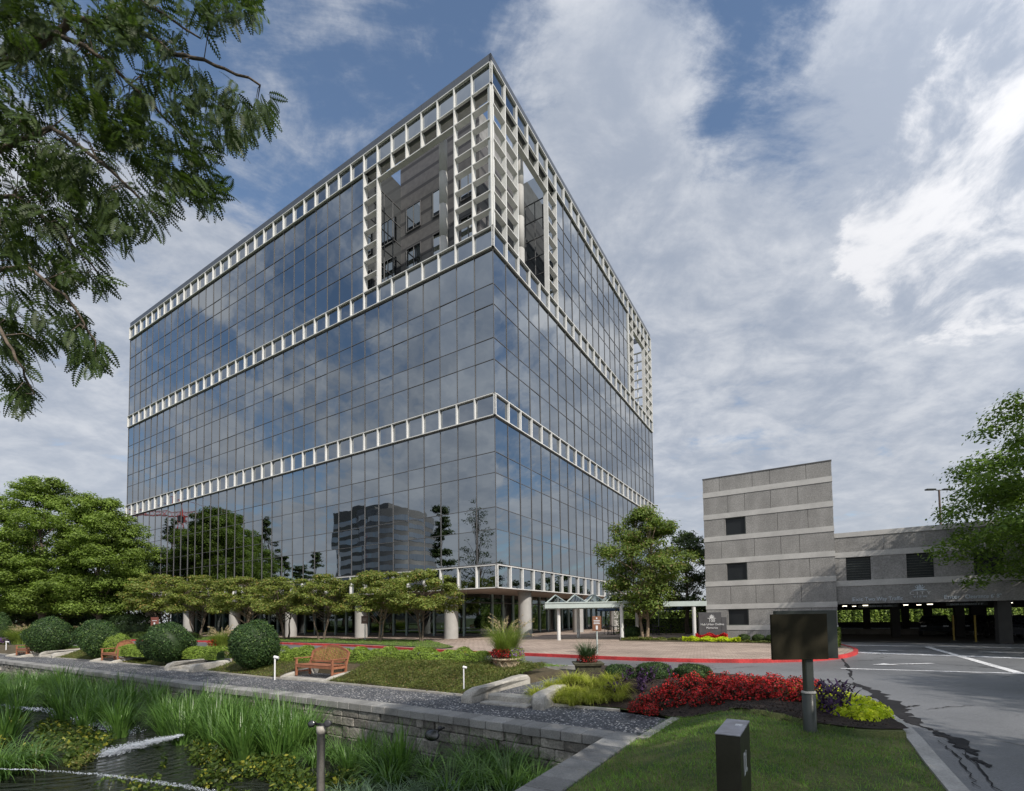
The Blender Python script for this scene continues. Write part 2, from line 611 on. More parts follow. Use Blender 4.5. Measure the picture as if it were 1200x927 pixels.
def asphalt():
    m, t, b = newmat('asphalt')
    tc = t.node('ShaderNodeTexCoord').outputs['Object']
    n1 = t.noise(.22, 5, .6, tc)
    n2 = t.noise(55, 3, .8, tc)
    c = t.mix(t.ramp(n1, .3, .7), (.115, .12, .13), (.16, .165, .175))
    c = t.mix(1.0, c, t.mix(t.ramp(n2, .3, .7), (.7,) * 3, (1.3,) * 3), 'MULTIPLY')
    # tar-sealed cracks and oil stains near the drive junction
    mp = t.node('ShaderNodeMapping')
    mp.inputs['Rotation'].default_value = (0, 0, R(-52))
    mp.inputs['Scale'].default_value = (1, .28, 1)
    t.link(tc, mp.inputs[0])
    ns = t.noise(.9, 6, .62, mp.outputs[0], dist=.6)
    st = t.ramp(ns, .60, .66)
    sx = t.node('ShaderNodeSeparateXYZ')
    t.link(tc, sx.inputs[0])
    # distance to the line where the runoff collects
    d1 = t.math('ABSOLUTE', t.math('SUBTRACT', t.math('ADD', t.math('MULTIPLY', sx.outputs[0], .62), t.math('MULTIPLY', sx.outputs[1], .42)), 8.55))
    near = t.ramp(d1, .9, .2)
    lim = t.math('MULTIPLY', t.ramp(sx.outputs[1], 3.4, 4.6), t.ramp(sx.outputs[1], 14.5, 11.0))
    stain = t.math('MULTIPLY', t.math('MULTIPLY', near, lim), st)
    v = t.node('ShaderNodeTexVoronoi')
    v.feature = 'DISTANCE_TO_EDGE'
    v.inputs['Scale'].default_value = .33
    vv = t.node('ShaderNodeVectorMath'); vv.operation = 'ADD'
    nz = t.node('ShaderNodeTexNoise'); nz.inputs['Scale'].default_value = 1.4; nz.inputs['Detail'].default_value = 5
    t.link(tc, nz.inputs['Vector'])
    t.link(tc, vv.inputs[0]); t.link(nz.outputs['Color'], vv.inputs[1])
    t.link(vv.outputs[0], v.inputs['Vector'])
    crack = t.ramp(v.outputs[0], .012, .004)
    cr2 = t.math('MULTIPLY', crack, t.ramp(t.noise(.25, 2, .5, tc), .48, .55))
    fac = t.math('MAXIMUM', t.math('MULTIPLY', stain, .8), t.math('MULTIPLY', cr2, .75))
    c = t.mix(fac, c, (.022, .022, .023))
    t.link(c, b.inputs['Base Color'])
    t.link(t.ramp(n1, .25, .75, .32, .6), b.inputs['Roughness'])
    b.inputs['Specular IOR Level'].default_value = .5
    bn = t.node('ShaderNodeBump')
    bn.inputs['Strength'].default_value = .35
    bn.inputs['Distance'].default_value = .01
    t.link(n2, bn.inputs['Height'])
    t.link(bn.outputs[0], b.inputs['Normal'])
    return m


M_['asphalt'] = asphalt()


def gravel():
    m, t, b = newmat('path_gravel')
    setb(b, .8, .4)
    tc = t.node('ShaderNodeTexCoord').outputs['Object']
    v = t.node('ShaderNodeTexVoronoi')
    v.inputs['Scale'].default_value = 34
    t.link(tc, v.inputs['Vector'])
    s = t.node('ShaderNodeSeparateColor')
    t.link(v.outputs['Color'], s.inputs[0])
    c = t.mix(s.outputs[0], (.022, .024, .03), (.14, .145, .16))
    hi = t.math('GREATER_THAN', s.outputs[1], .93)
    c = t.mix(hi, c, (.55, .54, .52))  # scattered pale cells: glints on the stones, put into the colour
    n = t.noise(.9, 3, .6, tc)
    c = t.mix(1.0, c, t.mix(t.ramp(n, .3, .7), (.75,) * 3, (1.25,) * 3), 'MULTIPLY')
    t.link(c, b.inputs['Base Color'])
    bn = t.node('ShaderNodeBump')
    bn.inputs['Strength'].default_value = 1
    bn.inputs['Distance'].default_value = .02
    bn.invert = True
    t.link(v.outputs['Distance'], bn.inputs['Height'])
    t.link(bn.outputs[0], b.inputs['Normal'])
    return m


M_['gravel'] = gravel()


ZWATER = -1.25
SPLASH = [(*at(118, 888, ZWATER), .30, .35, 2.6), (*at(258, 932, ZWATER), .22, .2, 1.2), (*at(160, 862, ZWATER), .2, .2, 1.0)]


def watermat():
    m, t, b = newmat('pond_water')
    setb(b, .06, .6)
    b.inputs['Base Color'].default_value = (.018, .022, .016, 1)
    b.inputs['IOR'].default_value = 1.33
    tc = t.node('ShaderNodeTexCoord').outputs['Object']
    mp = t.node('ShaderNodeMapping')
    mp.inputs['Scale'].default_value = (1.0, 3.2, 1)
    t.link(tc, mp.inputs[0])
    n = t.noise(2.6, 4, .55, mp.outputs[0], dist=.8)
    for (sx_, sy_, wl, am, fd) in SPLASH:
        vd = t.node('ShaderNodeVectorMath'); vd.operation = 'DISTANCE'
        wob = t.node('ShaderNodeVectorMath'); wob.operation = 'ADD'
        nz = t.node('ShaderNodeTexNoise'); nz.inputs['Scale'].default_value = 1.1
        sc_ = t.node('ShaderNodeVectorMath'); sc_.operation = 'SCALE'; sc_.inputs['Scale'].default_value = .35
        t.link(tc, nz.inputs['Vector']); t.link(nz.outputs['Color'], sc_.inputs[0])
        t.link(tc, wob.inputs[0]); t.link(sc_.outputs[0], wob.inputs[1])
        t.link(wob.outputs[0], vd.inputs[0]); vd.inputs[1].default_value = (sx_ + .17, sy_ + .17, ZWATER + .17)
        d_ = vd.outputs['Value']
        wv = t.math('SINE', t.math('MULTIPLY', d_, 6.283 / wl))
        fa = t.math('POWER', 2.718, t.math('MULTIPLY', d_, -1 / fd))
        n = t.math('ADD', n, t.math('MULTIPLY', t.math('MULTIPLY', wv, fa), am))
    bn = t.node('ShaderNodeBump')
    bn.inputs['Strength'].default_value = 1
    bn.inputs['Distance'].default_value = .2
    t.link(n, bn.inputs['Height'])
    t.link(bn.outputs[0], b.inputs['Normal'])
    return m


M_['water'] = watermat()
M_['foam'] = mat('water_foam', (.40, .44, .50), .2, .6, var=.1)


def clearglass(name, tint, refl=.12):
    m, t, b = newmat(name)
    tr = t.node('ShaderNodeBsdfTransparent')
    tr.inputs[0].default_value = (*tint, 1)
    gl = t.node('ShaderNodeBsdfGlossy')
    gl.inputs['Roughness'].default_value = .02
    gl.inputs['Color'].default_value = (.8, .88, .9, 1)
    lw = t.node('ShaderNodeLayerWeight')
    lw.inputs[0].default_value = .5
    f = t.math('ADD', t.math('MULTIPLY', lw.outputs['Fresnel'], .9), refl, True)
    mx = t.node('ShaderNodeMixShader')
    t.link(f, mx.inputs[0]); t.link(tr.outputs[0], mx.inputs[1]); t.link(gl.outputs[0], mx.inputs[2])
    t.link(mx.outputs[0], t.n['Material Output'].inputs[0])
    return m


M_['lobby_glass'] = clearglass('lobby_glass', (.32, .38, .38), .05)
M_['canopy_glass'] = clearglass('canopy_glass', (.72, .85, .84), .18)

# ------------------------------------------------------------------ light and sky
SUN_EL = R(40)
SUN_D = Vector((.58, -.815, 0)).normalized() * math.cos(SUN_EL) + Vector((0, 0, math.sin(SUN_EL)))
w = bpy.data.worlds.new('World')
scene.world = w
w.use_nodes = True
t = NT(w)
bg = t.n['Background']
sky = t.node('ShaderNodeTexSky')
sky.sky_type = 'NISHITA'
sky.sun_disc = False
sky.sun_elevation = SUN_EL
sky.sun_rotation = math.atan2(SUN_D.x, SUN_D.y)
sky.air_density, sky.dust_density, sky.ozone_density = 1.0, .6, 2.0
tc = t.node('ShaderNodeTexCoord').outputs['Generated']
sx = t.node('ShaderNodeSeparateXYZ')
t.link(tc, sx.inputs[0])
zz = t.math('ADD', t.math('MAXIMUM', sx.outputs[2], 0.0), .22)
px_ = t.math('DIVIDE', sx.outputs[0], zz)
py_ = t.math('DIVIDE', sx.outputs[1], zz)
cv = t.node('ShaderNodeCombineXYZ')
t.link(px_, cv.inputs[0]); t.link(py_, cv.inputs[1])
P = cv.outputs[0]
# streaky high cloud runs from lower left to upper right
mp = t.node('ShaderNodeMapping')
mp.inputs['Rotation'].default_value = (0, 0, R(-35))
mp.inputs['Scale'].default_value = (.8, 1.5, 1)
mp.inputs['Location'].default_value = (3.1, 1.7, .4)
t.link(P, mp.inputs[0])
nA = t.noise(2.7, 12, .64, mp.outputs[0], dist=.45)
nB = t.noise(.7, 3, .5, mp.outputs[0])
nC = t.noise(5.0, 10, .62, P, dist=.35)
nD = t.noise(13.0, 6, .65, mp.outputs[0], dist=.3)


def blob(px, py, lo, hi):
    d = Vector(ray(px, py)).normalized()
    vm = t.node('ShaderNodeVectorMath')
    vm.operation = 'DOT_PRODUCT'
    t.link(tc, vm.inputs[0])
    vm.inputs[1].default_value = d
    return t.ramp(vm.outputs['Value'], math.cos(R(lo)), math.cos(R(hi)))


dens = t.math('ADD', t.math('ADD', t.math('MULTIPLY', nA, .85), t.math('MULTIPLY', nB, .35)), t.math('MULTIPLY', t.math('SUBTRACT', nC, .5), .45))
dens = t.math('ADD', dens, t.math('MULTIPLY', t.math('SUBTRACT', nD, .5), .22))
dens = t.math('ADD', dens, t.ramp(sx.outputs[1], .1, -.5, 0.0, .27))
# openings and banks of the real sky, fixed to directions
for (bx, by, lo, hi, k) in [(400, 30, 22, 4, -.06), (250, 60, 14, 4, -.04), (560, 40, 10, 2, -.12), (940, 130, 12, 2, -.18), (850, 30, 10, 2, -.13), (1080, 70, 14, 3, .05),
                            (690, 130, 11, 2, .20), (740, 260, 16, 4, .14), (900, 420, 35, 8, .18), (1120, 260, 22, 6, .14), (230, 260, 14, 4, .05), (60, 480, 28, 6, .18),
                            (1180, 20, 14, 2, .14)]:
    dens = t.math('ADD', dens, t.math('MULTIPLY', blob(bx, by, lo, hi), k))
low = t.ramp(sx.outputs[2], .45, .05)
dens = t.math('ADD', dens, t.math('MULTIPLY', low, .12))
# a cumulus with a crisp edge on the right
cum = t.math('ADD', t.math('MULTIPLY', blob(1185, 200, 15, 3), .42), t.math('MULTIPLY', nC, .62))
cumm = t.ramp(cum, .55, .63)
mask = t.ramp(dens, .48, .74)
shade = t.math('ADD', t.math('ADD', t.math('MULTIPLY', nC, .5), t.math('MULTIPLY', nB, .35)), t.math('MULTIPLY', nD, .15))
cl = t.mix(t.ramp(shade, .38, .62), (.56, .63, .76), (1.04, 1.07, 1.13))
cl = t.mix(t.math('MULTIPLY', low, .6), cl, (.78, .81, .88))
svm = t.node('ShaderNodeVectorMath'); svm.operation = 'DOT_PRODUCT'
t.link(tc, svm.inputs[0]); svm.inputs[1].default_value = SUN_D
sunny = t.ramp(svm.outputs['Value'], -.1, .95, 1.0, 1.75)
cl = t.mix(t.math('MULTIPLY', cumm, t.ramp(nC, .4, .62)), cl, (1.25, 1.25, 1.28))
mask = t.math('MAXIMUM', mask, cumm)
SKYK = .13
CLK = 4.1
skyc = t.mix(1.0, sky.outputs[0], (1.0, .98, .94), 'MULTIPLY')
vm = t.node('ShaderNodeVectorMath'); vm.operation = 'SCALE'
t.link(cl, vm.inputs[0]); t.link(t.math('MULTIPLY', sunny, CLK), vm.inputs['Scale'])
out = t.mix(t.math('MULTIPLY', mask, .93), skyc, vm.outputs[0])
t.link(out, bg.inputs[0])
bg.inputs[1].default_value = SKYK
sd = bpy.data.lights.new('sun', 'SUN')
sd.energy = 3.9
sd.angle = R(.6)
sd.color = (1, .925, .82)
so = bpy.data.objects.new('sun', sd)
COL.objects.link(so)
so.rotation_euler = SUN_D.to_track_quat('Z', 'Y').to_euler()
scene.view_settings.view_transform = 'Standard'
scene.view_settings.look = 'None'
scene.view_settings.exposure = EXPO = 0.36
scene.view_settings.gamma = 1
scene.render.engine = 'CYCLES'
scene.cycles.max_bounces = 6
scene.cycles.glossy_bounces = 4
scene.cycles.transparent_max_bounces = 8
scene.cycles.sample_clamp_indirect = 6
scene.render.resolution_x, scene.render.resolution_y = 1024, 791

# ------------------------------------------------------------------ survey lines
TH = R(-30.236)                       # the buildings' shared direction
UX = Vector((math.cos(TH), math.sin(TH)))
UY = Vector((-math.sin(TH), math.cos(TH)))
ZP, ZC, ZW, ZR = -.38, -.34, -1.25, -.12    # path, coping, water, road levels


def loc2(o, x, y):
    return (o[0] + UX.x * x + UY.x * y, o[1] + UX.y * x + UY.y * y)


cb = [at(x, y, ZC) for x, y in [(0, 771.7), (133, 787), (233, 799), (300, 806), (400, 817), (493, 828), (600, 841.5), (752, 860.5)]]
cb = [(cb[0][0] - 60, cb[0][1] + 38)] + cb
COPB = cb
gb = [at(x, y, ZP) for x, y in [(0, 766.7), (117, 775), (200, 783), (313, 795), (390, 801), (543, 816), (625, 825), (725, 834)]]
gb = [(gb[0][0] - 60, gb[0][1] + 38)] + gb + [at(786, 841, -.34)]
GRB = gb
NEAR = [(-102, 66), (-42.5, 38.5), (-30, 33), (-18.9, 28.2), (-13, 25.3), (-7.8, 21.6), (-3.4, 19.1), (0, 17.2), (2.9, 15.4)]
KERB = [(-120, 84), (-56, 55.5), (-34, 44.4), (-27.5, 41.2), (-21.8, 37.9), (-15, 33.6), (-11.2, 31), (-7.5, 27.6), (-5, 25.4), (-2.6, 23.6), (-.2, 22), (2.6, 19.9), (4.5, 18.6), (6.8, 17.6), (9, 17.3), (11.2, 17.9), (13.2, 19.4), (14.9, 21.6), (16.0, 24.0), (17.2, 27.2), (18.1, 29.0)]
KERB = smooth_line(KERB, 2)
SCL = [(-6.3, -5), (-3.1, 0), (-.1, 5.0)]
sc0, sc1 = at(752, 861, ZC), at(662, 926, ZC)          # right edge of the side coping
dv = (Vector(sc1) - Vector(sc0)).normalized()
SIDE_DIR = dv
LB = [(sc0[0] + dv.x * k, sc0[1] + dv.y * k) for k in (14, 8, 3, 1.8, .9, .25)]
LB += [(2.25, 8.75), at(787, 841, -.34), (2.55, 9.85), (1.86, 10.45), (.9, 10.95), (.14, 11.32)]
RB = [(-3.9, -7.5), (1.0, -.6), (3.75, 4.3), (4.4, 5.43), (4.9, 6.25), (5.4, 7.15), (6.0, 8.5), (6.35, 9.9), (6.2, 11.3), (5.3, 12.7), (3.7, 14.2), (2.25, 15.35)]

# ------------------------------------------------------------------ terrain, road, path, plaza, water
pond_hole = [(p[0], p[1]) for p in offset(COPB, -.2)][1:] + [(LB[0][0] - .3, LB[0][1])] + [(-60, -30), (-75, 20)]
m = MB()
m.sheet([(-2500, -2500), (2500, -2500), (2500, 2500), (-2500, 2500)], -.6, holes=[pond_hole])
m.build('ground', M_['terrain'], kind='structure')
m = MB()
m.sheet([(p[0] + 0, p[1]) for p in COPB] + [(LB[0][0], LB[0][1]), (-66, -34), (-100, 30)], ZW)
m.build('pond_water', M_['water'], kind='structure')
m = MB()
road = NEAR[:-1] + [(2.9, 15.4), (2.25, 15.35), (3.7, 14.2), (5.3, 12.7), (6.2, 11.3), (6.35, 9.9), (6.0, 8.5), (5.4, 7.15), (4.9, 6.25), (4.4, 5.43), (3.75, 4.3), (1.0, -.6), (-3.9, -7.5)] + [(-12, -20), (70, -20), (70, 50), (40, 75), (20, 34), (2, 52), (-100, 100), (-130, 90)]
road = [p for i, p in enumerate(road) if p != (2.9, 15.4)]
m.sheet(road, ZR)
m.build('road', M_['asphalt'], kind='structure')
# gravel path
m = MB()
m.sheet(COPB + [at(787, 841, -.34)] + GRB[::-1][1:], ZP)
m.build('gravel_path', M_['gravel'], kind='structure')
# plaza slab with brick pavers behind the red kerb
plz = offset(KERB, .16)
m = MB()
m.sheet(plz + [(19.5, 45), (40, 70), (20, 120), (-120, 150)], .0)
m.build('plaza_paving', M_['pavers'], kind='structure')
k = thing('red_kerb', 'red painted kerb curving along the edge of the brick plaza', 'kerb', (0, 0, 0))
kr = MB()
kr.ribbon_wall(resample(KERB, .8), 0, .16, -.2, .012)
o = kr.build('painted_face', M_['curbred'], k)
# grass strip with maples between kerb and building
gi = [p for p in offset(KERB, .55) if p[0] < -4.9]
tail = gi[-1]
m = MB()
strip_back = [loc2((-2.63, 35.19), x, -1.9) for x in (-110, -70, -50, -30, -15, -8, -5)]
m.sheet(gi + [(tail[0] + .5, tail[1] + .9)] + strip_back[::-1], .05)
m.build('verge', M_['turf'], kind='structure')


# berm between path and road, with openings for steps and bench pads
def to_loc(p, o):
    dx, dy = p[0] - o[0], p[1] - o[1]
    return dx * UX.x + dy * UX.y, dx * UY.x + dy * UY.y


STEPS = [at(590, 827, ZP), at(212, 786.5, ZP), at(56, 770.5, ZP)]
bf = at(347.5, 791.7, -.33)
BENCH = [loc2(bf, .95, 0), loc2(at(119, 774, -.33), .95, 0), loc2(at(19, 768, -.33), .9, 0)]
G2, N2 = resample(GRB[:-1], .25), None
# pair every path point with the road edge straight across
def cross(line, p, d):
    best = None
    for a, b in zip(line[:-1], line[1:]):
        ex, ey = b[0] - a[0], b[1] - a[1]
        det = d[0] * (-ey) - d[1] * (-ex)
        if abs(det) < 1e-9: continue
        rx, ry = a[0] - p[0], a[1] - p[1]
        s = (rx * (-ey) - ry * (-ex)) / det
        u = (d[0] * ry - d[1] * rx) / det
        if -1e-6 <= u <= 1 + 1e-6 and s > 0 and (best is None or s < best): best = s
    return best


NR = [NEAR[0]] + NEAR[1:]
rows = []
for p in G2:
    s = cross(NR, p, UY)
    if s is None or p[0] > STEPS[0][0] + .72: continue
    rows.append((p, s))


def berm_z(u, wpos):
    z = ZP + .02 + (.44) * float(sm(u / .45)) - (.10 * float(sm((u - .75) / .25)))
    return z


def berm_h(x, y):
    """height of the planted strip at a world point (approximate inverse)"""
    best = None
    for p, s in rows[::3]:
        d = (x - p[0]) * UX.x + (y - p[1]) * UX.y
        if best is None or abs(d) < best[0]:
            best = (abs(d), ((x - p[0]) * UY.x + (y - p[1]) * UY.y) / s)
    return berm_z(best[1], None)


V, Fc = [], []
nk = 26
for i, (p, s) in enumerate(rows):
    for k in range(nk + 1):
        u = k / nk
        x, y = p[0] + UY.x * s * u, p[1] + UY.y * s * u
        z = berm_z(u, None)
        for j, st in enumerate(STEPS):
            lx, ly = to_loc((x, y), st)
            if abs(lx) < .72 and ly > -1: z = min(z, -.62)
        lx, ly = to_loc((x, y), STEPS[0])
        if lx > -2.6 and ly > 1.5: z -= .16 * float(sm((lx + 2.6) / 1.4)) * float(sm((ly - 1.5) / 1.2))
        for b_ in BENCH:
            lx, ly = to_loc((x, y), b_)
            if abs(lx) < 1.15 and ly < 1.0: z = min(z, -.5)
        V.append((x, y, z))
for i in range(len(rows) - 1):
    for k in range(nk):
        a = i * (nk + 1) + k
        Fc.append((a, a + nk + 1, a + nk + 2, a + 1))
m = MB()
m.add(V, Fc, True)
berm = m.build('planting_berm', M_['soil'], kind='structure')

# lawn and flower bed: one surface, split along the bed's edge
LBp, RBp = resample([(*a, *b) for a, b in zip(LB, RB)], .06), None
BEDP = [at(786, 839.5, -.33), (3.28, 8.75), (3.85, 7.75), (4.1, 7.0), (4.45, 6.5), (5.1, 6.35), (9, 8), (9, 18), (-2, 18), (-2, 9.9)]


def inside(p, poly):
    c = False
    n = len(poly)
    for i in range(n):
        a, b = poly[i], poly[i - 1]
        if (a[1] > p[1]) != (b[1] > p[1]) and p[0] < (b[0] - a[0]) * (p[1] - a[1]) / (b[1] - a[1]) + a[0]: c = not c
    return c


def dseg(p, line):
    best = 1e9
    for a, b in zip(line[:-1], line[1:]):
        ax, ay = b[0] - a[0], b[1] - a[1]
        t_ = max(0, min(1, ((p[0] - a[0]) * ax + (p[1] - a[1]) * ay) / (ax * ax + ay * ay + 1e-12)))
        best = min(best, math.hypot(p[0] - a[0] - ax * t_, p[1] - a[1] - ay * t_))
    return best


def gz(x, y):
    d = dseg((x, y), LB)
    return -.36 + .35 * float(sm((d + .05) / 1.5)) + (.08 * float(sm((d - .6) / 1.2)) if inside((x, y), BEDP) else 0)


lawn, bed = MB(), MB()
nk = 110
V = []
for q in LBp:
    # denser across the near edge
    for k in range(nk + 1):
        u = k / nk
        x, y = q[0] + (q[2] - q[0]) * u, q[1] + (q[3] - q[1]) * u
        V.append((x, y, gz(x, y)))
fl, fb = [], []
for i in range(len(LBp) - 1):
    for k in range(nk):
        a = i * (nk + 1) + k
        f = (a, a + 1, a + nk + 2, a + nk + 1)
        c = (sum(V[j][0] for j in f) / 4, sum(V[j][1] for j in f) / 4)
        fl.append(f)
for nm, fs_, mt in (('lawn', fl, 'turf'),):
    m = MB()
    used = {}
    vv = []
    ff = []
    for f in fs_:
        g = []
        for j in f:
            if j not in used:
                used[j] = len(vv)
                vv.append(V[j])
            g.append(used[j])
        ff.append(g)
    m.add(vv, ff, True)
    m.build(nm, M_[mt], kind='structure')
front = smooth_line([at(784, 839.5, -.34), (3.28, 8.75), (3.85, 7.75), (4.1, 7.0), (4.45, 6.55), (5.12, 6.5)], 2)
outl = front + [(5.38, 7.15), (5.97, 8.5), (6.32, 9.9), (6.17, 11.3), (5.28, 12.7), (3.68, 14.15), (2.25, 15.3), (.16, 11.36), (.92, 11.0), (1.87, 10.5), (2.52, 9.9)]
outl = resample(outl + [outl[0]], .12)[:-1]
from mathutils.geometry import delaunay_2d_cdt
pts_ = [Vector(p[:2]) for p in outl]
nb = len(pts_)
gx_ = np.arange(0, 6.6, .14)
gy_ = np.arange(6, 15.6, .14)
for a in gx_:
    for b in gy_:
        if inside((a, b), outl) and dseg((a, b), outl) > .06: pts_.append(Vector((a, b)))
res_ = delaunay_2d_cdt(pts_, [(i, (i + 1) % nb) for i in range(nb)], [], 1, 1e-5)
m = MB()
rj_ = random.Random(9)
m.add([(p.x, p.y, gz(p.x, p.y) + .012 + rj_.uniform(0, .015)) for p in res_[0]], [tuple(f) for f in res_[2]], True)
m.build('flower_bed', M_['mulch'], kind='structure')
# kerbs
m = MB()
line = smooth_line(RB[:-1], 2)
m.ribbon_wall(resample(line, .5), .0, -.17, -.25, .015)
tag(m.build('concrete_kerb', M_['curbgrey']), 'pale concrete kerb between the lawn, the flower bed and the drive', 'kerb')
m = MB()
m.ribbon_wall(resample([(x, y) for x, y in NEAR[1:]], .8), -.15, .0, -.3, .0)
tag(m.build('concrete_kerb', M_['curbgrey']), 'grey kerb between the planted strip and the road', 'kerb')
m = MB()
g_ = resample(GRB[:-1], .5)
m.ribbon_wall(g_, 0, .09, -.5, -.335)
m.ribbon_wall(resample([LB[7], LB[5]], .5), .0, .17, -.5, -.325)
tag(m.build('path_edging', M_['curbstone']), 'low stone edging along the far side of the gravel path', 'edging')


# ------------------------------------------------------------------ pond walls
def stone_wall(name, label, line, z0, z1, cop_d, over, face_sign, seed):
    """line = coping back edge; stones face the pond side (offset negative)"""
    rnd = random.Random(seed)
    root = thing(name, label, 'stone wall')
    L = [0]
    for a, b in zip(line[:-1], line[1:]): L.append(L[-1] + math.dist(a, b))

    def pt(s):
        s = max(0, min(L[-1] - 1e-6, s))
        i = max(k for k in range(len(L)) if L[k] <= s)
        i = min(i, len(line) - 2)
        t_ = (s - L[i]) / (L[i + 1] - L[i])
        a, b = Vector(line[i]), Vector(line[i + 1])
        d = (b - a).normalized()
        return a + (b - a) * t_, d
    body, cop = MB(), MB()
    ml = line
    back = MB()
    back.ribbon_wall(ml, -.06 * face_sign, -(cop_d - over - .07) * face_sign, z0 - .5, z1 - .17)
    back.build('backing', M_['mortar'], root)
    z = z0 - .15
    while z < z1 - .2:
        h = rnd.uniform(.15, .30)
        if z + h > z1 - .19: h = z1 - .175 - z
        if h < .05: break
        s = rnd.uniform(-.3, 0)
        while s < L[-1]:
            wd = rnd.uniform(.18, .62)
            (p, d), (q, _) = pt(s), pt(s + wd)
            c = (p + q) / 2
            d = (q - p)
            ln = d.length
            if ln < .08:
                s += wd
                continue
            d.normalize()
            nrm = Vector((d.y, -d.x)) * face_sign
            jd = rnd.uniform(-.035, .04)
            cc = c + nrm * (cop_d - over - .12 + jd)
            hh = h - .014
            body.cbox((cc.x, cc.y, z + h / 2), (ln - .014, .2, hh), math.atan2(d.y, d.x), bev=.018)
            s += wd
        z += h
    body.build('stonework', M_['wallstone'], root)
    s = 0
    while s < L[-1] - .05:
        wd = .42
        (p, d), (q, _) = pt(s), pt(s + wd)
        c = (p + q) / 2
        d = q - p
        ln = d.length
        if ln < .1: break
        d.normalize()
        nrm = Vector((d.y, -d.x)) * face_sign
        cc = c + nrm * (cop_d / 2)
        cop.cbox((cc.x, cc.y, z1 - .085 + rnd.uniform(-.004, .004)), (ln - .012, cop_d, .17), math.atan2(d.y, d.x), bev=.012)
        s += wd
    cop.build('coping', M_['coping'], root)
    return root


stone_wall('pond_wall', 'rough grey stone wall with block coping between pond and gravel path', [p for p in COPB[1:]], ZW, ZC, .46, .05, 1, 3)
side = [(sc0[0] - .05, sc0[1] - .05), (sc0[0] + dv.x * 15, sc0[1] + dv.y * 15)]
stone_wall('pond_wall', 'short stone wall topped with square grey paving slabs beside the lawn', side, ZW, ZC + .004, .5, .04, 1, 5)

# ------------------------------------------------------------------ office building
BO = (-2.627, 35.19)
Z4B, Z4T, Z3B, Z3T, Z2B, Z2T, Z1B, Z1T, ZPP = 3.895, 5.67, 17.0, 18.72, 30.15, 31.84, 43.3, 45.1, 45.87
MOD = 1.8
NL, NRt = 36, 24
bld = thing('office_building', 'tall dark glass office building with white grid bands and open corner loggia', 'building', (BO[0], BO[1], 0), TH)
LG = 8            # loggia columns on the long face
RG = 6            # loggia columns on the short face


def face_box(m, face, a0, a1, d0, d1, z0, z1, bev=0):
    """a along the face from the corner, d depth inwards (negative = proud)"""
    if face == 'L': m.box(-a1, -a0, d0, d1, z0, z1, bev)
    else: m.box(-d1, -d0, a0, a1, z0, z1, bev)


# core volumes
m = MB()
W, D = NL * MOD, NRt * MOD
m.box(-W + .1, -.12, .12, D - .1, Z4B + .15, Z2T - .35)
m.box(-W + .1, -LG * MOD - .1, .12, D - .1, Z2T - .35, Z1T)
m.box(-LG * MOD - .1, -.12, RG * MOD + .1, (NRt - RG) * MOD - .1, Z2T - .35, Z1T)
m.box(-LG * MOD - .1, -4.63, 4.63, RG * MOD + .1, Z2T - .35, Z1T)
m.box(-LG * MOD - .1, -10.6, (NRt - RG) * MOD - .1, D - .1, Z2T - .35, Z1T)
m.build('core', M_['dark'], bld)
m = MB()
m.box(-W, -LG * MOD, .1, D, Z1T + .0, ZPP - .2)
m.box(-LG * MOD, -.1, RG * MOD, (NRt - RG) * MOD, Z1T, ZPP - .2)
m.box(-LG * MOD, -4.7, 4.7, RG * MOD, Z1T + .001, 48.9)
m.build('roof', M_['roofing'], bld)
m = MB()
for f, n in (('L', NL), ('R', NRt)):
    for i in range(n):
        face_box(m, f, i * MOD + (.012 if i else -.06 if f == 'L' else -.06), (i + 1) * MOD, -.06, .1, Z1T, ZPP, .0)
m.box(-.12, .0, .0, D, ZPP, ZPP + .05)
m.box(-W, -.12, .0, .12, ZPP, ZPP + .05)
m.box(-W - .05, -W + .1, 0, D, Z1T, ZPP)
m.box(-W, 0, D - .1, D + .05, Z1T, ZPP)
m.build('parapet', M_['parapet'], bld)

# glass panes
panes, bands = [], []


def rowz(z0, z1):
    """tall, short, tall, short, tall from the top"""
    H = z1 - z0
    fr = [2.74, 1.61, 2.62, 1.68, 2.68]
    k = H / sum(fr)
    out, z = [], z1
    for f in fr:
        out.append((z - f * k, z))
        z -= f * k
    return out


def proj_area(face, i, z0, z1):
    pts = []
    for a, z in ((i, z0), (i + 1, z0), (i + 1, z1), (i, z1)):
        x, y = (-a * MOD, 0) if face == 'L' else (0, a * MOD)
        wx, wy = BO[0] + UX.x * x + UY.x * y, BO[1] + UX.y * x + UY.y * y
        pts.append(proj(wx, wy, z))
    return abs(sum(pts[k][0] * pts[(k + 1) % 4][1] - pts[(k + 1) % 4][0] * pts[k][1] for k in range(4))) / 2


def loggia(face, i):
    if face == 'L': return i < LG
    return i < RG or i >= NRt - RG


for f, n in (('L', NL), ('R', NRt)):
    for i in range(n):
        for zz0, zz1 in ((Z4T, Z3B), (Z3T, Z2B)):
            for a, b in rowz(zz0, zz1): panes.append((proj_area(f, i, a, b), f, i, a, b))
        if not loggia(f, i):
            for a, b in rowz(Z2T, Z1B): panes.append((proj_area(f, i, a, b), f, i, a, b))
        for a, b in ((Z4B, Z4T), (Z3B, Z3T), (Z2B, Z2T), (Z1B, Z1T)): bands.append((proj_area(f, i, a, b), f, i, a, b))
rg = random.Random(11)


def pane_quad(f, i, a, b, d):
    j = [rg.uniform(-.008, .008) for _ in range(3)]
    ds = [d + j[0], d + j[1], d + j[1] + j[2] - j[0], d + j[2]]
    q = []
    for (aa, z), dd in zip(((i, a), (i + 1, a), (i + 1, b), (i, b)), ds):
        q.append((-aa * MOD, dd, z) if f == 'L' else (-dd, aa * MOD, z))
    return q if f == 'R' else q[::-1]


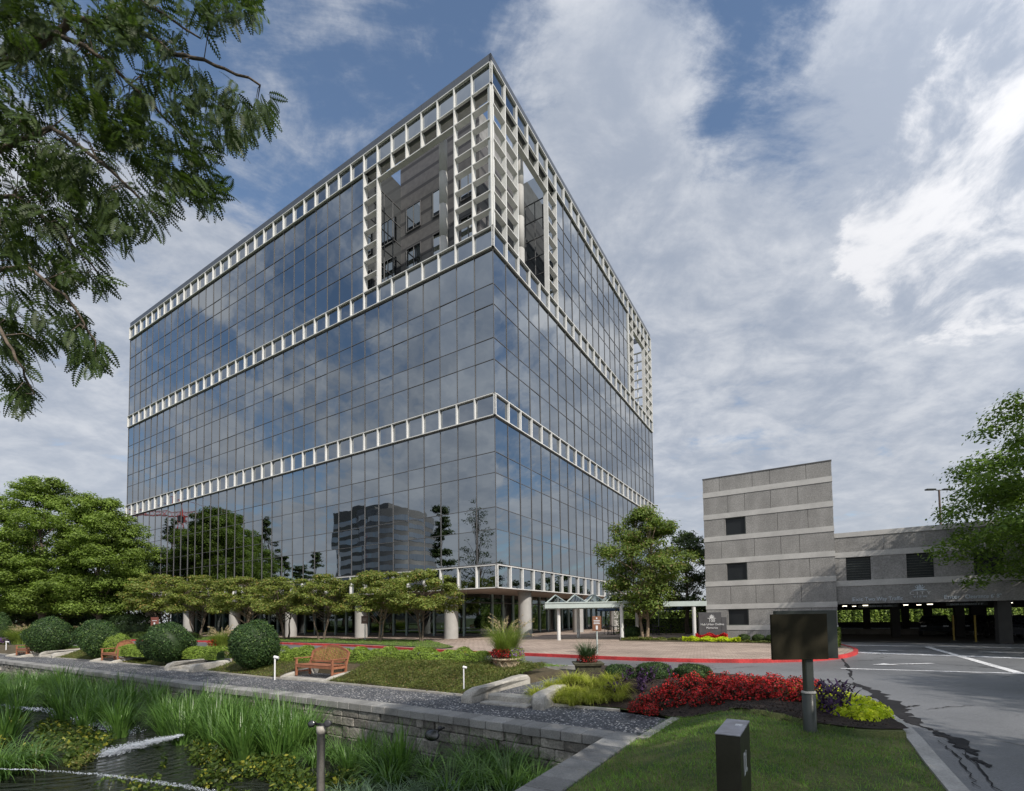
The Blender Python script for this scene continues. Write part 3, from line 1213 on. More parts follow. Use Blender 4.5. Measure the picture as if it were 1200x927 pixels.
for lst, nm, mt, d in ((panes, 'window_pane', 'glass', .02), (bands, 'band_panel', 'band_glass', .02)):
    lst.sort(key=lambda q: -q[0])
    for q in lst[:100]:
        m = MB()
        m.add(pane_quad(*q[1:], d), [(0, 1, 2, 3)])
        m.build(nm, M_[mt], bld)
    m = MB()
    for q in lst[100:]: m.add(pane_quad(*q[1:], d), [(0, 1, 2, 3)])
    m.build(nm, M_[mt], bld, kind='stuff')

# dark mullions
for f, n in (('L', NL), ('R', NRt)):
    for zz0, zz1, up in ((Z4T, Z3B, 0), (Z3T, Z2B, 0), (Z2T, Z1B, 1)):
        m = MB()
        for i in range(n + 1):
            if up and loggia(f, min(i, n - 1)) and loggia(f, max(i - 1, 0)): continue
            face_box(m, f, i * MOD - .021, i * MOD + .021, -.03, .03, zz0, zz1)
        spans = [(0, n)]
        if up: spans = [(LG, n)] if f == 'L' else [(RG, n - RG)]
        for a, b in rowz(zz0, zz1)[:-1]:
            for s0, s1 in spans:
                face_box(m, f, s0 * MOD, s1 * MOD, -.012, .03, a - .02, a + .02)
        for zc in (zz0 + .05, zz1 - .06):
            for s0, s1 in spans: face_box(m, f, s0 * MOD, s1 * MOD, -.03, .03, zc - .05, zc + .05)
        m.build('mullion_grid', M_['mullion'], bld)
# white bands
for f, n in (('L', NL), ('R', NRt)):
    for a, b in ((Z4B, Z4T), (Z3B, Z3T), (Z2B, Z2T), (Z1B, Z1T)):
        m = MB()
        P0 = -.17
        face_box(m, f, -.17, n * MOD + .02, P0, .01, b - .07, b)
        face_box(m, f, -.17, n * MOD + .02, P0, .01, a, a + .07)
        for i in range(n + 1):
            x = i * MOD
            if i == 0:
                face_box(m, f, -.167, -.06, P0 + .003, .01, a + .07, b - .07)
                continue
            face_box(m, f, x - .052, x + .052, P0 + .004, .01, a + .07, b - .07)
        m.build('band_frame', M_['white'], bld)
# lattice screens of the loggias
ROWS = 8
rz_ = [Z2T + (Z1B - Z2T) * k / ROWS for k in range(ROWS + 1)]


def lattice(face, cells, name='lattice_screen'):
    """cells = set of (col,row); frames round each open cell, fins 0.5 deep"""
    m = MB()
    dp = .30
    vs, hs = set(), set()
    for c, r in cells:
        vs |= {(c, r), (c + 1, r)}
        hs |= {(c, r), (c, r + 1)}
    for c, r in sorted(vs):
        x = c * MOD
        face_box(m, face, x - .05, x + .05, -.16, dp, rz_[r] + .0, rz_[r + 1])
    for c, r in sorted(hs):
        if r in (0,): continue
        if r == ROWS: continue
        face_box(m, face, c * MOD + .05, (c + 1) * MOD - .05, -.157, dp, rz_[r] - .035, rz_[r] + .035)
    return m.build(name, M_['white'], bld)


def cells_for(cols, opening):
    s = set()
    for c in cols:
        for r in range(ROWS):
            if c in opening and r < ROWS - 1: continue
            s.add((c, r))
    return s


lattice('L', cells_for(range(0, LG), range(2, LG - 1)))
lattice('R', cells_for(range(0, RG), range(2, RG - 1)))
lattice('R', cells_for(range(NRt - RG, NRt), range(NRt - RG + 1, NRt - 2)))
TD_B = 4.45
m = MB()      # soffit edge behind the top band and beam round the loggias
face_box(m, 'L', 0.3, LG * MOD, .35, .8, Z1B, Z1T - .1)
face_box(m, 'R', 0.85, RG * MOD, .35, .8, Z1B, Z1T - .1)
m.build('roof_beam', M_['column'], bld)
m = MB()
face_box(m, 'R', (NRt - RG) * MOD, NRt * MOD, .35, .8, Z1B, Z1T - .1)
m.build('roof_beam', M_['column'], bld)
# loggia walls: a terrace one bay deep wraps round the inner block
TD_ = 4.5
lw = MB()
lw.box(-LG * MOD, -TD_, TD_, TD_ + .12, Z2T - .3, 49)
wall = lw.build('loggia_wall', M_['stone_loggia'], bld)
for x0, x1 in ((-13.52, -11.68), (-10.0, -8.2), (-6.6, -4.9)):
    for z0, z1 in ((Z2T + .1, Z2T + 2.4), (36.4, 38.7), (40.45, 42.95)):
        m = MB()
        m.box(x0, x1, TD_ - .05, TD_ - .03, z0, z1)
        wn = m.build('window', M_['glass'], wall)
        mm = MB()
        for zc in (z0, z1): mm.box(x0 - .05, x1 + .05, TD_ - .1, TD_ - .021, zc - .04, zc + .04)
        for xc in (x0 - .05, (x0 + x1) / 2, x1): mm.box(xc, xc + .05, TD_ - .1, TD_ - .021, z0 + .04, z1 - .04)
        mm.build('window_frame', M_['mullion'], wall)
m = MB()
m.box(-TD_ - .12, -TD_, TD_ + .12, RG * MOD, Z2T - .3, ZPP - .1)
m.build('loggia_wall', M_['stone_loggia'], bld)
for (x0, x1, y0, y1) in ((-LG * MOD - .06, -LG * MOD + .02, .36, TD_), (-TD_, -.36, RG * MOD - .02, RG * MOD + .06)):
    m = MB()
    m.box(x0, x1, y0, y1, Z2T - .3, ZPP - .05)
    m.build('loggia_glass_wall', M_['glass'], bld)
m = MB()
for y in (1.2, 2.3, 3.4): m.box(-LG * MOD + .02, -LG * MOD + .07, y, y + .05, Z2T, Z1B)
for z in [Z2T + 1.9 * k for k in range(7)]:
    m.box(-LG * MOD + .022, -LG * MOD + .068, .4, TD_ - .02, z, z + .06)
    m.box(-TD_ + .02, -.4, RG * MOD - .068, RG * MOD - .022, z, z + .06)
for x in (-3.4, -2.3, -1.2): m.box(x, x + .05, RG * MOD - .07, RG * MOD - .02, Z2T, Z1B)
m.build('loggia_mullions', M_['mullion'], bld)
m = MB()
m.prism([(-LG * MOD, .3), (-.3, .3), (-.3, RG * MOD), (-TD_, RG * MOD), (-TD_, TD_), (-LG * MOD, TD_)], Z2T - .34, Z2T - .25)
m.build('loggia_floor', M_['roofing'], bld)
# far loggia walls
m = MB()
m.box(-10.5, -.35, (NRt - RG) * MOD - .12, (NRt - RG) * MOD - .0, Z2T - .3, Z1T)
m.box(-10.6, -10.5, (NRt - RG) * MOD, NRt * MOD - 6, Z2T - .3, Z1T)
m.build('loggia_wall', M_['stone_loggia'], bld)
m = MB()       # back face lattice of the far loggia, seen through the opening
for i in range(7): m.box(-10.6 + i * 1.7, -10.5 + i * 1.7, D - .35, D, Z2T, Z1B)
for z in rz_: m.box(-10.6, -.3, D - .33, D - .02, z - .05, z + .05)
m.build('lattice_screen', M_['white'], bld)
# columns: ground floor and loggias
CA, CB = 5.2, .95
cpos = [(-(CA + 10.8 * k), CB) for k in range(6)] + [(-CB, 5.6 + 10.8 * k) for k in range(4)]
for x, y in cpos:
    m = MB()
    m.lathe([(.57, -.02), (.57, 3.88)], 28, (x, y, 0))
    m.build('column', M_['column'], bld)
for x, y in ((-6.0, 1.3), (-1.0, 5.8), (-1.4, D - 5.6)):
    m = MB()
    zs = [Z2T - .3 + 2.9 * k for k in range(5)]
    pr_ = []
    for a, b in zip(zs[:-1], zs[1:]): pr_ += [(.36, a), (.36, b - .04), (.34, b - .03), (.34, b - .005)]
    m.lathe(pr_, 24, (x, y, 0))
    m.build('column', M_['column'], bld)
m = MB()
m.box(-W + .1, -.02, .02, D - .1, Z4B - .04, Z4B + .1)
m.build('soffit', M_['soffit'], bld)
# lobby
LX, LY = 5.4, 5.2
m = MB()
m.box(-W + 1.5, -LX, LY, LY + .02, .1, Z4B - .04)
m.box(-LX - .02, -LX, LY, D - 3, .1, Z4B - .04)
m.build('lobby_glass', M_['lobby_glass'], bld)
m = MB()
for k in range(1, 33):
    m.box(-LX - k * MOD - .06, -LX - k * MOD + .06, LY - .16, LY - .01, 0, Z4B - .04)
m.build('lobby_mullions', M_['lobby_mullion'], bld)
m = MB()
for k in range(1, 18): m.box(-LX + .01, -LX + .16, LY + k * MOD - .06, LY + k * MOD + .06, 0, Z4B - .04)
m.build('lobby_mullions', M_['lobby_mullion'], bld)
m = MB()
m.box(-W + 1.5, -LX, LY - .1, LY + .03, .0, .22)
m.box(-LX - .03, -LX + .1, LY, D - 3, .0, .22)
m.box(-W + 1.5, -LX, LY - .1, LY + .03, 3.0, 3.1)
m.box(-LX - .03, -LX + .1, LY, D - 3, 3.0, 3.1)
m.build('lobby_transom', M_['mullion'], bld)
m = MB()
m.box(-W + 1.5, -LX - .1, LY + 8, LY + 8.2, 0, Z4B)
m.box(-W + 1.6, -LX - 9, LY + 8.2, D - 3, 0, Z4B)
for k in range(7):
    x = -LX - 7 - k * 8
    m.box(x - 1.3, x, LY + 3.5, LY + 4.6, 0, 3.8)
m.build('lobby_walls', mat('lobby_wall', (.17, .15, .13), .7), bld)
m = MB()
m.box(-W + 1, -.3, .3, D - 1, .004, .02)
m.build('lobby_floor', M_['pavers'], bld)

#PART3
# ------------------------------------------------------------------ parking garage
GO = (18.62, 28.8)
M_['darkwin'] = mat('dark_opening_screen', (.012, .014, .016), .35, .3, var=.1)
gar = thing('parking_garage', 'grey precast concrete parking garage with stair tower and dark vehicle entrance', 'building', (GO[0], GO[1], 0), TH)
TW = 7.62
m = MB()
rows_z = [(11.08, 10.12), (9.78, 8.57), (8.23, 7.02), (6.69, 5.48), (5.14, 3.94), (3.60, 2.36), (2.03, .93)]
bandz = [(10.12, 9.78), (8.57, 8.23), (7.02, 6.69), (5.48, 5.14), (3.94, 3.60), (2.36, 2.03), (.93, .62)]
wins = [(6.95 + .07, 8.23), (3.94, 5.14), (.93, 2.03)]
joints = [(-1.35,), (-3.0,), (-.55, -2.3, -4.0), (-.4, -2.0, -3.7), (-.5, -2.2, -4.05), (-.45, -2.1, -3.85), (-.5, -2.5)]
wx0, wx1 = -6.27, -4.96
TD = 9.0


def panel_row(m, x0, x1, z0, z1, cuts, y=0.0, d=.14, gap=.02):
    xs = [x0] + sorted(cuts) + [x1]
    for a, b in zip(xs[:-1], xs[1:]):
        if b - a < .05: continue
        m.box(a + gap / 2, b - gap / 2, y, y + d, z0, z1)


rj = random.Random(4)
agg, cbm = MB(), MB()
for (b, a) in rows_z:
    cuts = [-TW + 1.1 + 1.55 * k + rj.choice((0, .5)) for k in range(4)]
    if any(abs(a - w0) < .2 or (a < w0 + .3 < b) for w0, w1 in wins):
        panel_row(agg, -TW, wx0, a, b, [], 0)
        panel_row(agg, wx1, 0, a, b, [c for c in (wx1 + 1.9, wx1 + 3.6) if c < -.2])
        agg.box(wx0, wx0 + .06, .02, .3, a, b)
    else:
        panel_row(agg, -TW, 0, a, b, [c for c in cuts if c < -.3])
agg.box(-TW, 0, 0, .14, -.2, .62)
for (b, a) in bandz: cbm.box(-TW - .01, .01, -.03, .14, a, b)
# side faces
for sx_ in (-TW, -.14):
    for (b, a) in rows_z: agg.box(sx_ + .003, sx_ + .137, .14, TD, a, b)
    for (b, a) in bandz: cbm.box(sx_, sx_ + .14, .14, TD, a, b)
    agg.box(sx_ + .003, sx_ + .137, .14, TD, -.2, .62)
agg.box(-TW + .14, -.14, TD - .2, TD, -.2, 11.0)
agg.build('tower_panels', M_['aggregate'], gar)
cbm.build('tower_bands', M_['concband'], gar)
m = MB()
m.box(-TW - .015, .015, -.03, TD, 11.08, 11.14)
m.build('tower_roof', M_['mullion'], gar)
for z0, z1 in wins:
    m = MB()
    m.box(wx0 + .06, wx1, .14, .17, z0 + .02, z1 - .02)
    wn = m.build('tower_window', M_['darkwin'], gar)
    m = MB()
    m.box(wx0 + .02, wx1 + .0, .05, .14, z1 - .06, z1)
    m.box(wx0 + .02, wx1 + .0, .05, .14, z0, z0 + .06)
    m.box(wx1 - .06, wx1, .05, .139, z0 + .06, z1 - .06)
    m.build('window_frame', M_['dkmetal2'], wn)
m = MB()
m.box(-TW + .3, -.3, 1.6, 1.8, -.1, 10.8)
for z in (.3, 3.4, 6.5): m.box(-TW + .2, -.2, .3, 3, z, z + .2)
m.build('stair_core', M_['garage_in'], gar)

# low wing
WL = 34.0
agg, cbm = MB(), MB()
WY = .25      # wing front sits slightly behind the tower


def wcuts(step, ph): return [ph + step * k for k in range(1, int(WL / step))]


panel_row(agg, .0, WL, 5.36, 6.28, wcuts(3.05, -.6), WY)
cbm.box(0, WL, WY - .04, WY + .14, 6.28, 6.56)
cbm.box(0, WL, WY - .03, WY + .14, 5.04, 5.36)
wsp = [(.55 + 2.92 * k, 1.78 + 2.92 * k) for k in range(11)]
xs = [0] + [x for p in wsp for x in p] + [WL]
for a, b in zip(xs[::2], xs[1::2]): agg.box(a, b, WY, WY + .14, 3.62, 5.04)
cbm.box(0, WL, WY - .03, WY + .14, 3.28, 3.62)
panel_row(agg, .0, WL, 2.2, 3.28, wcuts(9.0, -.4), WY)
agg.build('wing_panels', M_['aggregate'], gar)
cbm.build('wing_bands', M_['concband'], gar)
for a, b in wsp[:6]:
    m = MB()
    m.box(a - .001, b + .001, WY + .15, WY + .2, 3.62, 5.04)
    wn = m.build('louvre_window', mat('dark_louvre', (.012, .016, .018), .5) if 'lv' not in M_ else M_['lv'], gar)
    M_['lv'] = wn.data.materials[0]
    mm = MB()
    for k in range(9): mm.box(a + .03, b - .03, WY + .12, WY + .15, 3.7 + k * .15, 3.73 + k * .15)
    mm.build('louvre_blades', M_['dkmetal2'], wn)
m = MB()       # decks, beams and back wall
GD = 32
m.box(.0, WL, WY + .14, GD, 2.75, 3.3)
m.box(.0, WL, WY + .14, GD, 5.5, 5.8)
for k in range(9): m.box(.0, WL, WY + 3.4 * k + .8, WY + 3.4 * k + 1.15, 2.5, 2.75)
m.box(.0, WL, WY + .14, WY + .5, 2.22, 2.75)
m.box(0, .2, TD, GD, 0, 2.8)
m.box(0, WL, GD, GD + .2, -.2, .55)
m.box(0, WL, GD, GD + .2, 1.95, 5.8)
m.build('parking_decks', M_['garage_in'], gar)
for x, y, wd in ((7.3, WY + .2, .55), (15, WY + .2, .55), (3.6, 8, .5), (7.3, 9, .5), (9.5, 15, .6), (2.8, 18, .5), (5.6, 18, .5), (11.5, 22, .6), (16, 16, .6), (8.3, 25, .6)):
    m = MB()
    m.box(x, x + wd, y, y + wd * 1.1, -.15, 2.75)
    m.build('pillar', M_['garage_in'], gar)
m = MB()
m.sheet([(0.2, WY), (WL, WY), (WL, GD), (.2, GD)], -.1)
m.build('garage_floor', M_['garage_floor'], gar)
m = MB()
for k in range(6): m.box(.3, 12, 11.9 + k * .0, 12.0, -.09, .35)
m.build('inner_kerb', M_['curbgrey'], gar)
# lit ceiling lamps
lampm = emis('garage_lamp_glow', (1, .90, .70), 3.5)
first = None
n = 0
for x, y in ((1.6, 2.2), (.75, 6.5), (.9, 9.2), (2.7, 9.8), (5.3, 5.2), (7.0, 2.0), (4.6, 9.0), (5.9, 12.5), (9.8, 8), (3.6, 14.5), (2.0, 16)):
    lamp = thing('ceiling_lamp', ['bright square lamp nearest the tower under the garage ceiling', 'small lamp low beside the tower wall under the garage ceiling', 'second lamp beside the tower wall under the garage ceiling',
                                  'dim lamp above the kerb inside the garage', 'lamp between the two entrance texts under the garage ceiling', 'brightest lamp just inside the garage entrance lane', 'lamp left of the middle pillar in the garage',
                                  'far lamp right of the middle pillar in the garage', 'lamp behind the wide entrance pillar in the garage', 'faint lamp deep in the garage by the pillar', 'faintest lamp at the back of the garage'][n], 'lamp',
                 (*loc2(GO, x, y), 2.07 + .008 * y), TH, 'lit lamps under the garage ceiling')
    n += 1
    m = MB(); m.box(-.16, .16, -.16, .16, .04, .45, .03); m.build('housing', M_['dkmetal2'], lamp)
    m = MB(); m.box(-.13, .13, -.13, .13, -.0, .04, .015); m.build('diffuser', lampm, lamp)


def text(body, size, mat_, parent, loc, name='lettering', rx=90, rz=0, ext=.012, align='LEFT', sx=1.0, font=None):
    cu = bpy.data.curves.new('txt', 'FONT')
    cu.body = body
    cu.size = size
    cu.extrude = ext
    cu.align_x = align
    tmp = bpy.data.objects.new('txt', cu)
    COL.objects.link(tmp)
    dg = bpy.context.evaluated_depsgraph_get()
    me = bpy.data.meshes.new_from_object(tmp.evaluated_get(dg))
    bpy.data.objects.remove(tmp)
    me.name = name
    o = bpy.data.objects.new(name, me)
    me.materials.clear()
    me.materials.append(mat_)
    COL.objects.link(o)
    o.parent = parent
    me.transform(Matrix.Translation(loc) @ Matrix.Rotation(R(rz), 4, 'Z') @ Matrix.Rotation(R(rx), 4, 'X') @ Matrix.Diagonal((sx, 1, 1, 1)))
    return o


text('Exit', .32, M_['letter_blue'], gar, (.78, WY - .02, 2.36), sx=1.1)
text('Two Way Traffic', .32, M_['letter_blue'], gar, (1.42, WY - .02, 2.36), sx=.82)
text('Enter', .32, M_['letter_blue'], gar, (5.05, WY - .02, 2.36), sx=1.0)
text("Clearance 6' 8\"", .30, M_['letter_blue'], gar, (5.95, WY - .02, 2.36), sx=.8)
text('C I T Y', .24, M_['letter'], gar, (4.02, WY - .02, 2.66), align='CENTER', sx=1.35)
text('V I E W', .15, M_['letter_blue'], gar, (4.02, WY - .02, 2.48), align='CENTER', sx=1.3)


def crest(m, cx, z, s, y0, y1):
    """skyline fan over a tapering bar"""
    def poly(p): 
        old = m.T
        m.T = (old or Matrix.Identity(4)) @ Matrix.Translation((cx, y1, z)) @ Matrix.Rotation(R(90), 4, 'X')
        m.prism([(a * s, b * s) for a, b in p], 0, y1 - y0)
        m.T = old
    poly([(-1.1, 0), (1.1, 0), (.5, .2), (-.5, .2)])
    poly([(-.12, .22), (-.02, .22), (-.02, 1.0), (-.12, .9)])
    poly([(.03, .22), (.14, .22), (.14, .8), (.03, .9)])
    poly([(-.34, .22), (-.18, .22), (-.18, .72), (-.34, .55)])
    poly([(.2, .22), (.34, .22), (.34, .5), (.2, .62)])
    poly([(-.62, .62), (-.56, .68), (-.38, .4), (-.42, .34)])
    poly([(.62, .62), (.56, .68), (.38, .4), (.42, .34)])
    poly([(-.42, .86), (-.34, .9), (-.24, .66), (-.3, .62)])
    poly([(.42, .86), (.34, .9), (.24, .66), (.3, .62)])


m = MB()
crest(m, 4.02, 2.88, .36, WY - .035, WY - .01)
m.build('crest', M_['letter_blue'], gar)

# hanging clearance bars
for x0, x1, y, body, lab in ((1.25, 3.3, 2.6, 'EXIT  TWO WAY TRAFFIC', 'dark hanging bar with exit lettering under the garage ceiling'), (5.4, 7.2, 1.6, "ENTER CLEARANCE 6' 8\"", 'dark hanging bar with clearance lettering by the entrance pillar')):
    b = thing('clearance_bar', lab, 'sign', (*loc2(GO, x0, y), 1.98), TH)
    m = MB(); m.box(0, x1 - x0, 0, .06, 0, .17, .01); m.build('bar', M_['dkmetal2'], b)
    for q in (.1, x1 - x0 - .1):
        m = MB(); m.tube([(q, .03, .17), (q, .03, .4)], .012, 6); m.build('chain', M_['dkmetal2'], b)
    text(body, .13, M_['letter_blue'], b, ((x1 - x0) / 2, -.012, .04), align='CENTER', sx=1.0, ext=.004)
for x, y, lab in ((6.55, 1.3, 'thin yellow post left of the wide garage pillar'), (5.95, 3.0, 'thin yellow post deeper in the garage entrance')):
    p = thing('guard_post', lab, 'post', (*loc2(GO, x, y), -.1), TH)
    m = MB(); m.tube([(0, 0, 0), (0, 0, 1.5)], .045, 10); m.lathe([(.047, 1.5), (.03, 1.53), (0, 1.535)], 10); m.build('post', M_['yellow'], p)
    m = MB(); m.box(-.12, .12, -.12, .12, 0, .03); m.build('foot', M_['dkmetal2'], p)

# dark cars parked inside the garage
carp = mat('dark_car_paint', (.02, .022, .028), .25, .6, var=.05)
tyre = mat('tyre', (.02, .02, .02), .8)
rim = mat('wheel_rim', (.3, .3, .3), .3, metal=.8)


def car():
    c = thing('parked_car', 'dark hatchback parked behind the middle pillar inside the garage', 'car', (0, 0, 0), 0, 'dark cars inside the garage')
    prof = [(-2.2, .35), (-2.25, .75), (-2.0, .95), (-1.2, 1.02), (-.5, 1.45), (.9, 1.48), (1.7, 1.05), (2.15, .98), (2.25, .6), (2.2, .3)]
    m = MB()
    n = len(prof)
    v = []
    for y, k in ((-.85, .0), (-.9, 0), (.9, 0), (.85, 0)):
        pass
    v = [(x, -.88 if z < 1.1 else -.7, z) for x, z in prof] + [(x, .88 if z < 1.1 else .7, z) for x, z in prof]
    fs = [(i, i + 1, i + 1 + n, i + n) for i in range(n - 1)] + [(n - 1, 0, n, 2 * n - 1), tuple(range(n))[::-1], tuple(range(n, 2 * n))]
    m.add(v, fs)
    m.build('body', carp, c)
    m = MB()
    for s in (-1, 1):
        q = [(-1.05, s * .875, 1.06), (-.42, s * .74, 1.4), (.8, s * .74, 1.42), (1.5, s * .875, 1.08)]
        m.add([(a, b + s * .02, z) for a, b, z in q], [(0, 1, 2, 3)])
    m.build('side_windows', M_['glass'], c)
    for x in (-1.4, 1.4):
        for y in (-.8, .8):
            m = MB()
            m.T = Matrix.Translation((x, y, .33)) @ Matrix.Rotation(R(90), 4, 'X')
            m.lathe([(.0, -.1), (.3, -.1), (.33, -.06), (.33, .06), (.3, .1), (0, .1)], 18)
            w_ = m.build('wheel', tyre, c)
            m = MB()
            m.T = Matrix.Translation((x, y, .33)) @ Matrix.Rotation(R(90), 4, 'X')
            m.lathe([(.0, -.108), (.19, -.108), (.2, -.1)], 18)
            m.lathe([(.0, .108), (.19, .108), (.2, .1)], 18)
            m.build('rim', rim, w_)
    for y in (-.6, .6):
        m = MB(); m.box(-2.27, -2.2, y - .16, y + .16, .66, .78, .01); m.build('headlight', M_['lens'], c)
    return c


c0 = car()
c0.location = (*loc2(GO, 6.6, 11.5), -.1)
c0.rotation_euler = (0, 0, TH + R(80))
copy_tree(c0, (*loc2(GO, 9.2, 6.0), -.1), TH + R(88), 'dark car just right of the wide garage pillar')
copy_tree(c0, (*loc2(GO, 9.0, 12.5), -.1), TH + R(84), 'dark car behind the yellow posts inside the garage')

# roof lamp of the garage
rl = thing('roof_lamp', 'tall twin-headed parking lamp above the garage roof', 'street lamp', (*atY(1103, 625, 37).xy, 5.8), 0)
ht = atY(1102, 574, 37).z - 5.8
m = MB(); m.tube([(0, 0, 0), (0, 0, ht)], [.09, .065], 10); m.build('pole', mat('rusty_brown_pole', (.09, .06, .05), .6), rl)
for s in (-1, 1):
    m = MB()
    m.beam((0, 0, ht - .05), (s * .35, 0, ht + .0), .06, .06)
    m.cbox((s * .68, 0, ht + .03), (.75, .32, .12), 0, bev=.04)
    m.build('lamp_head', M_['dkmetal2'], rl)

# ------------------------------------------------------------------ painted drive markings
pm = mat('worn_white_paint', (.55, .56, .58), .7, var=.3, vs=3, fine=.3, fs=20)


def stripe(lst, wd, z=ZR + .005):
    m = MB()
    for (a, b) in lst:
        p, q = Vector(a), Vector(b)
        d = (q - p).normalized()
        n = Vector((-d.y, d.x)) * wd / 2
        m.add([(*(p - n), z), (*(q - n), z), (*(q + n), z), (*(p + n), z)], [(0, 1, 2, 3)])
    return m


Z_ = ZR
lines = MB()
for i, (a, b, wd) in enumerate([((1002, 764.5), (1215, 772), .62), ((985, 783.5), (1215, 790), .17), ((1087, 758.5), (1198, 790), .26), ((988, 756), (1215, 760), .4)]):
    s = stripe([(at(*a, Z_), at(*b, Z_))], wd, ZR + .005 + i * .003)
    lines.add(s.v, s.f)


def arrow(px, py, ang, s, m, z):
    o = at(px, py, Z_)
    T = Matrix.Translation((o[0], o[1], z)) @ Matrix.Rotation(ang, 4, 'Z')
    for pl in ([(0, -.07), (1.5, -.07), (1.5, .07), (0, .07)], [(-.7, 0), (0, -.32), (0, .32)]):
        m.add([T @ Vector((a * s, b * s, 0)) for a, b in pl], [tuple(range(len(pl)))])


arrow(1045, 779, R(4), 1.0, lines, ZR + .018)
arrow(1040, 763, R(-28), 1.0, lines, ZR + .021)
arrow(1172, 765, R(-28), 1.1, lines, ZR + .021)
lines.build('drive_markings', pm, kind='structure')

# ------------------------------------------------------------------ entrance canopy
can = thing('entrance_canopy', 'pale green glass entrance canopy on white posts beside the building', 'canopy', (0, 0, 0))
posts = [atY(655, 748, 33.8), atY(729, 748, 33.3), atY(814, 748, 32.6), atY(678, 748, 37.6), atY(747, 748, 37.2)]
for p in posts:
    m = MB(); m.lathe([(.13, 0), (.13, 2.55)], 16, (p.x, p.y, 0)); m.build('post', M_['white'], can)
m = MB()
m.box(.9, 9.2, 33.2, 33.5, 2.28, 2.62)
m.box(.9, 9.2, 37.6, 37.85, 2.28, 2.62)
m.box(9.0, 12.0, 32.4, 33.2, 2.28, 2.62)
for x in (1.0, 2.4, 3.8, 5.2, 6.6, 8.0, 9.1):
    m.box(x - .06, x + .06, 33.5, 37.6, 2.36, 2.56)
m.build('beams', M_['canopy_metal'], can)
m = MB()
rb = MB()
for x in range(6):
    xa = 1.0 + 1.4 * x
    xm, xb = xa + .7, xa + 1.4
    zt, zb = 3.25, 2.66
    m.add([(xa, 33.2, zb), (xm, 34.3, zt), (xm, 37.8, zt), (xa, 37.8, zb)], [(0, 1, 2, 3)])
    m.add([(xb, 33.2, zb), (xm, 34.3, zt), (xm, 37.8, zt), (xb, 37.8, zb)], [(3, 2, 1, 0)])
    m.add([(xa, 33.2, zb), (xb, 33.2, zb), (xm, 34.3, zt)], [(0, 1, 2)])
    rb.beam((xa, 33.2, zb + .02), (xm, 34.3, zt + .02), .05, .05)
    rb.beam((xb, 33.2, zb + .02), (xm, 34.3, zt + .02), .05, .05)
    rb.beam((xm, 34.3, zt + .02), (xm, 37.8, zt + .02), .05, .05)
rb.box(.9, 9.4, 33.15, 33.21, 2.62, 2.7)
m.build('roof_glass', M_['canopy_glass'], can)
rb.build('roof_ribs', M_['canopy_metal'], can)

# ------------------------------------------------------------------ monument sign
ms = thing('monument_sign', 'stepped dark granite sign with crest and lettering by the stair tower', 'sign', (*atY(837, 750, 30.6).xy, 0), R(-8))
m = MB()
m.box(-.92, .48, 0, .4, 0, 1.82, .015)
m.box(.48, .80, 0, .4, 0, 1.50, .015)
m.build('slab', M_['monument'], ms)
m = MB()
crest(m, -.12, 1.42, .26, -.03, .0)
m.build('crest', M_['letter'], ms)
text('100', .27, M_['letter'], ms, (-.12, -.015, 1.2), align='CENTER')
text('Hub Urban Outline', .19, M_['letter'], ms, (-.1, -.015, .98), align='CENTER', sx=.98)
text('Memories', .18, M_['letter'], ms, (-.12, -.015, .76), align='CENTER')

# ------------------------------------------------------------------ small brown signs
def postsign(label, loc, wdt, hgt, z0, rz, mt, tex=True, group=None):
    s = thing('sign_post', label, 'sign', (*loc, 0), rz, group)
    m = MB(); m.tube([(0, .03, -.1), (0, .03, z0 + hgt - .05)], .035, 8); m.build('post', M_['canopy_metal'], s)
    m = MB(); m.box(-wdt / 2, wdt / 2, -.03, .02, z0, z0 + hgt, .01); pn = m.build('panel', mt, s)
    return s


s = postsign('brown directional sign with white symbols standing behind the dark planter', at(700, 766, 0), .40, .66, 1.02, R(-5), M_['brown_sign'])
m = MB()
m.box(-.14, .14, -.038, -.031, 1.33, 1.36); m.box(-.13, .13, -.038, -.031, 1.40, 1.43); m.box(-.14, .14, -.038, -.031, 1.47, 1.5)
m.box(-.03, .03, -.038, -.031, 1.55, 1.62)
m.box(-.045, .045, -.038, -.031, 1.08, 1.26)
m.build('symbols', M_['letter'], s)
s = postsign('dark brown square sign under the maples by the second column', at(427.5, 751, 0), .62, .62, 1.35, R(-15), mat('dull_brown_sign', (.10, .06, .045), .5))
m = MB(); m.box(-.2, .2, -.038, -.031, 1.7, 1.74); m.box(-.14, .14, -.038, -.031, 1.58, 1.62); m.build('symbols', M_['soffit'], s)
s = postsign('reddish brown sign above the far dark hedge at the left', at(181, 750, 0), .95, .9, 1.3, R(-15), mat('red_brown_sign', (.16, .055, .04), .5))
m = MB(); m.box(-.3, .3, -.038, -.031, 1.85, 1.9); m.box(-.1, .1, -.038, -.031, 1.5, 1.7); m.build('symbols', M_['letter'], s)

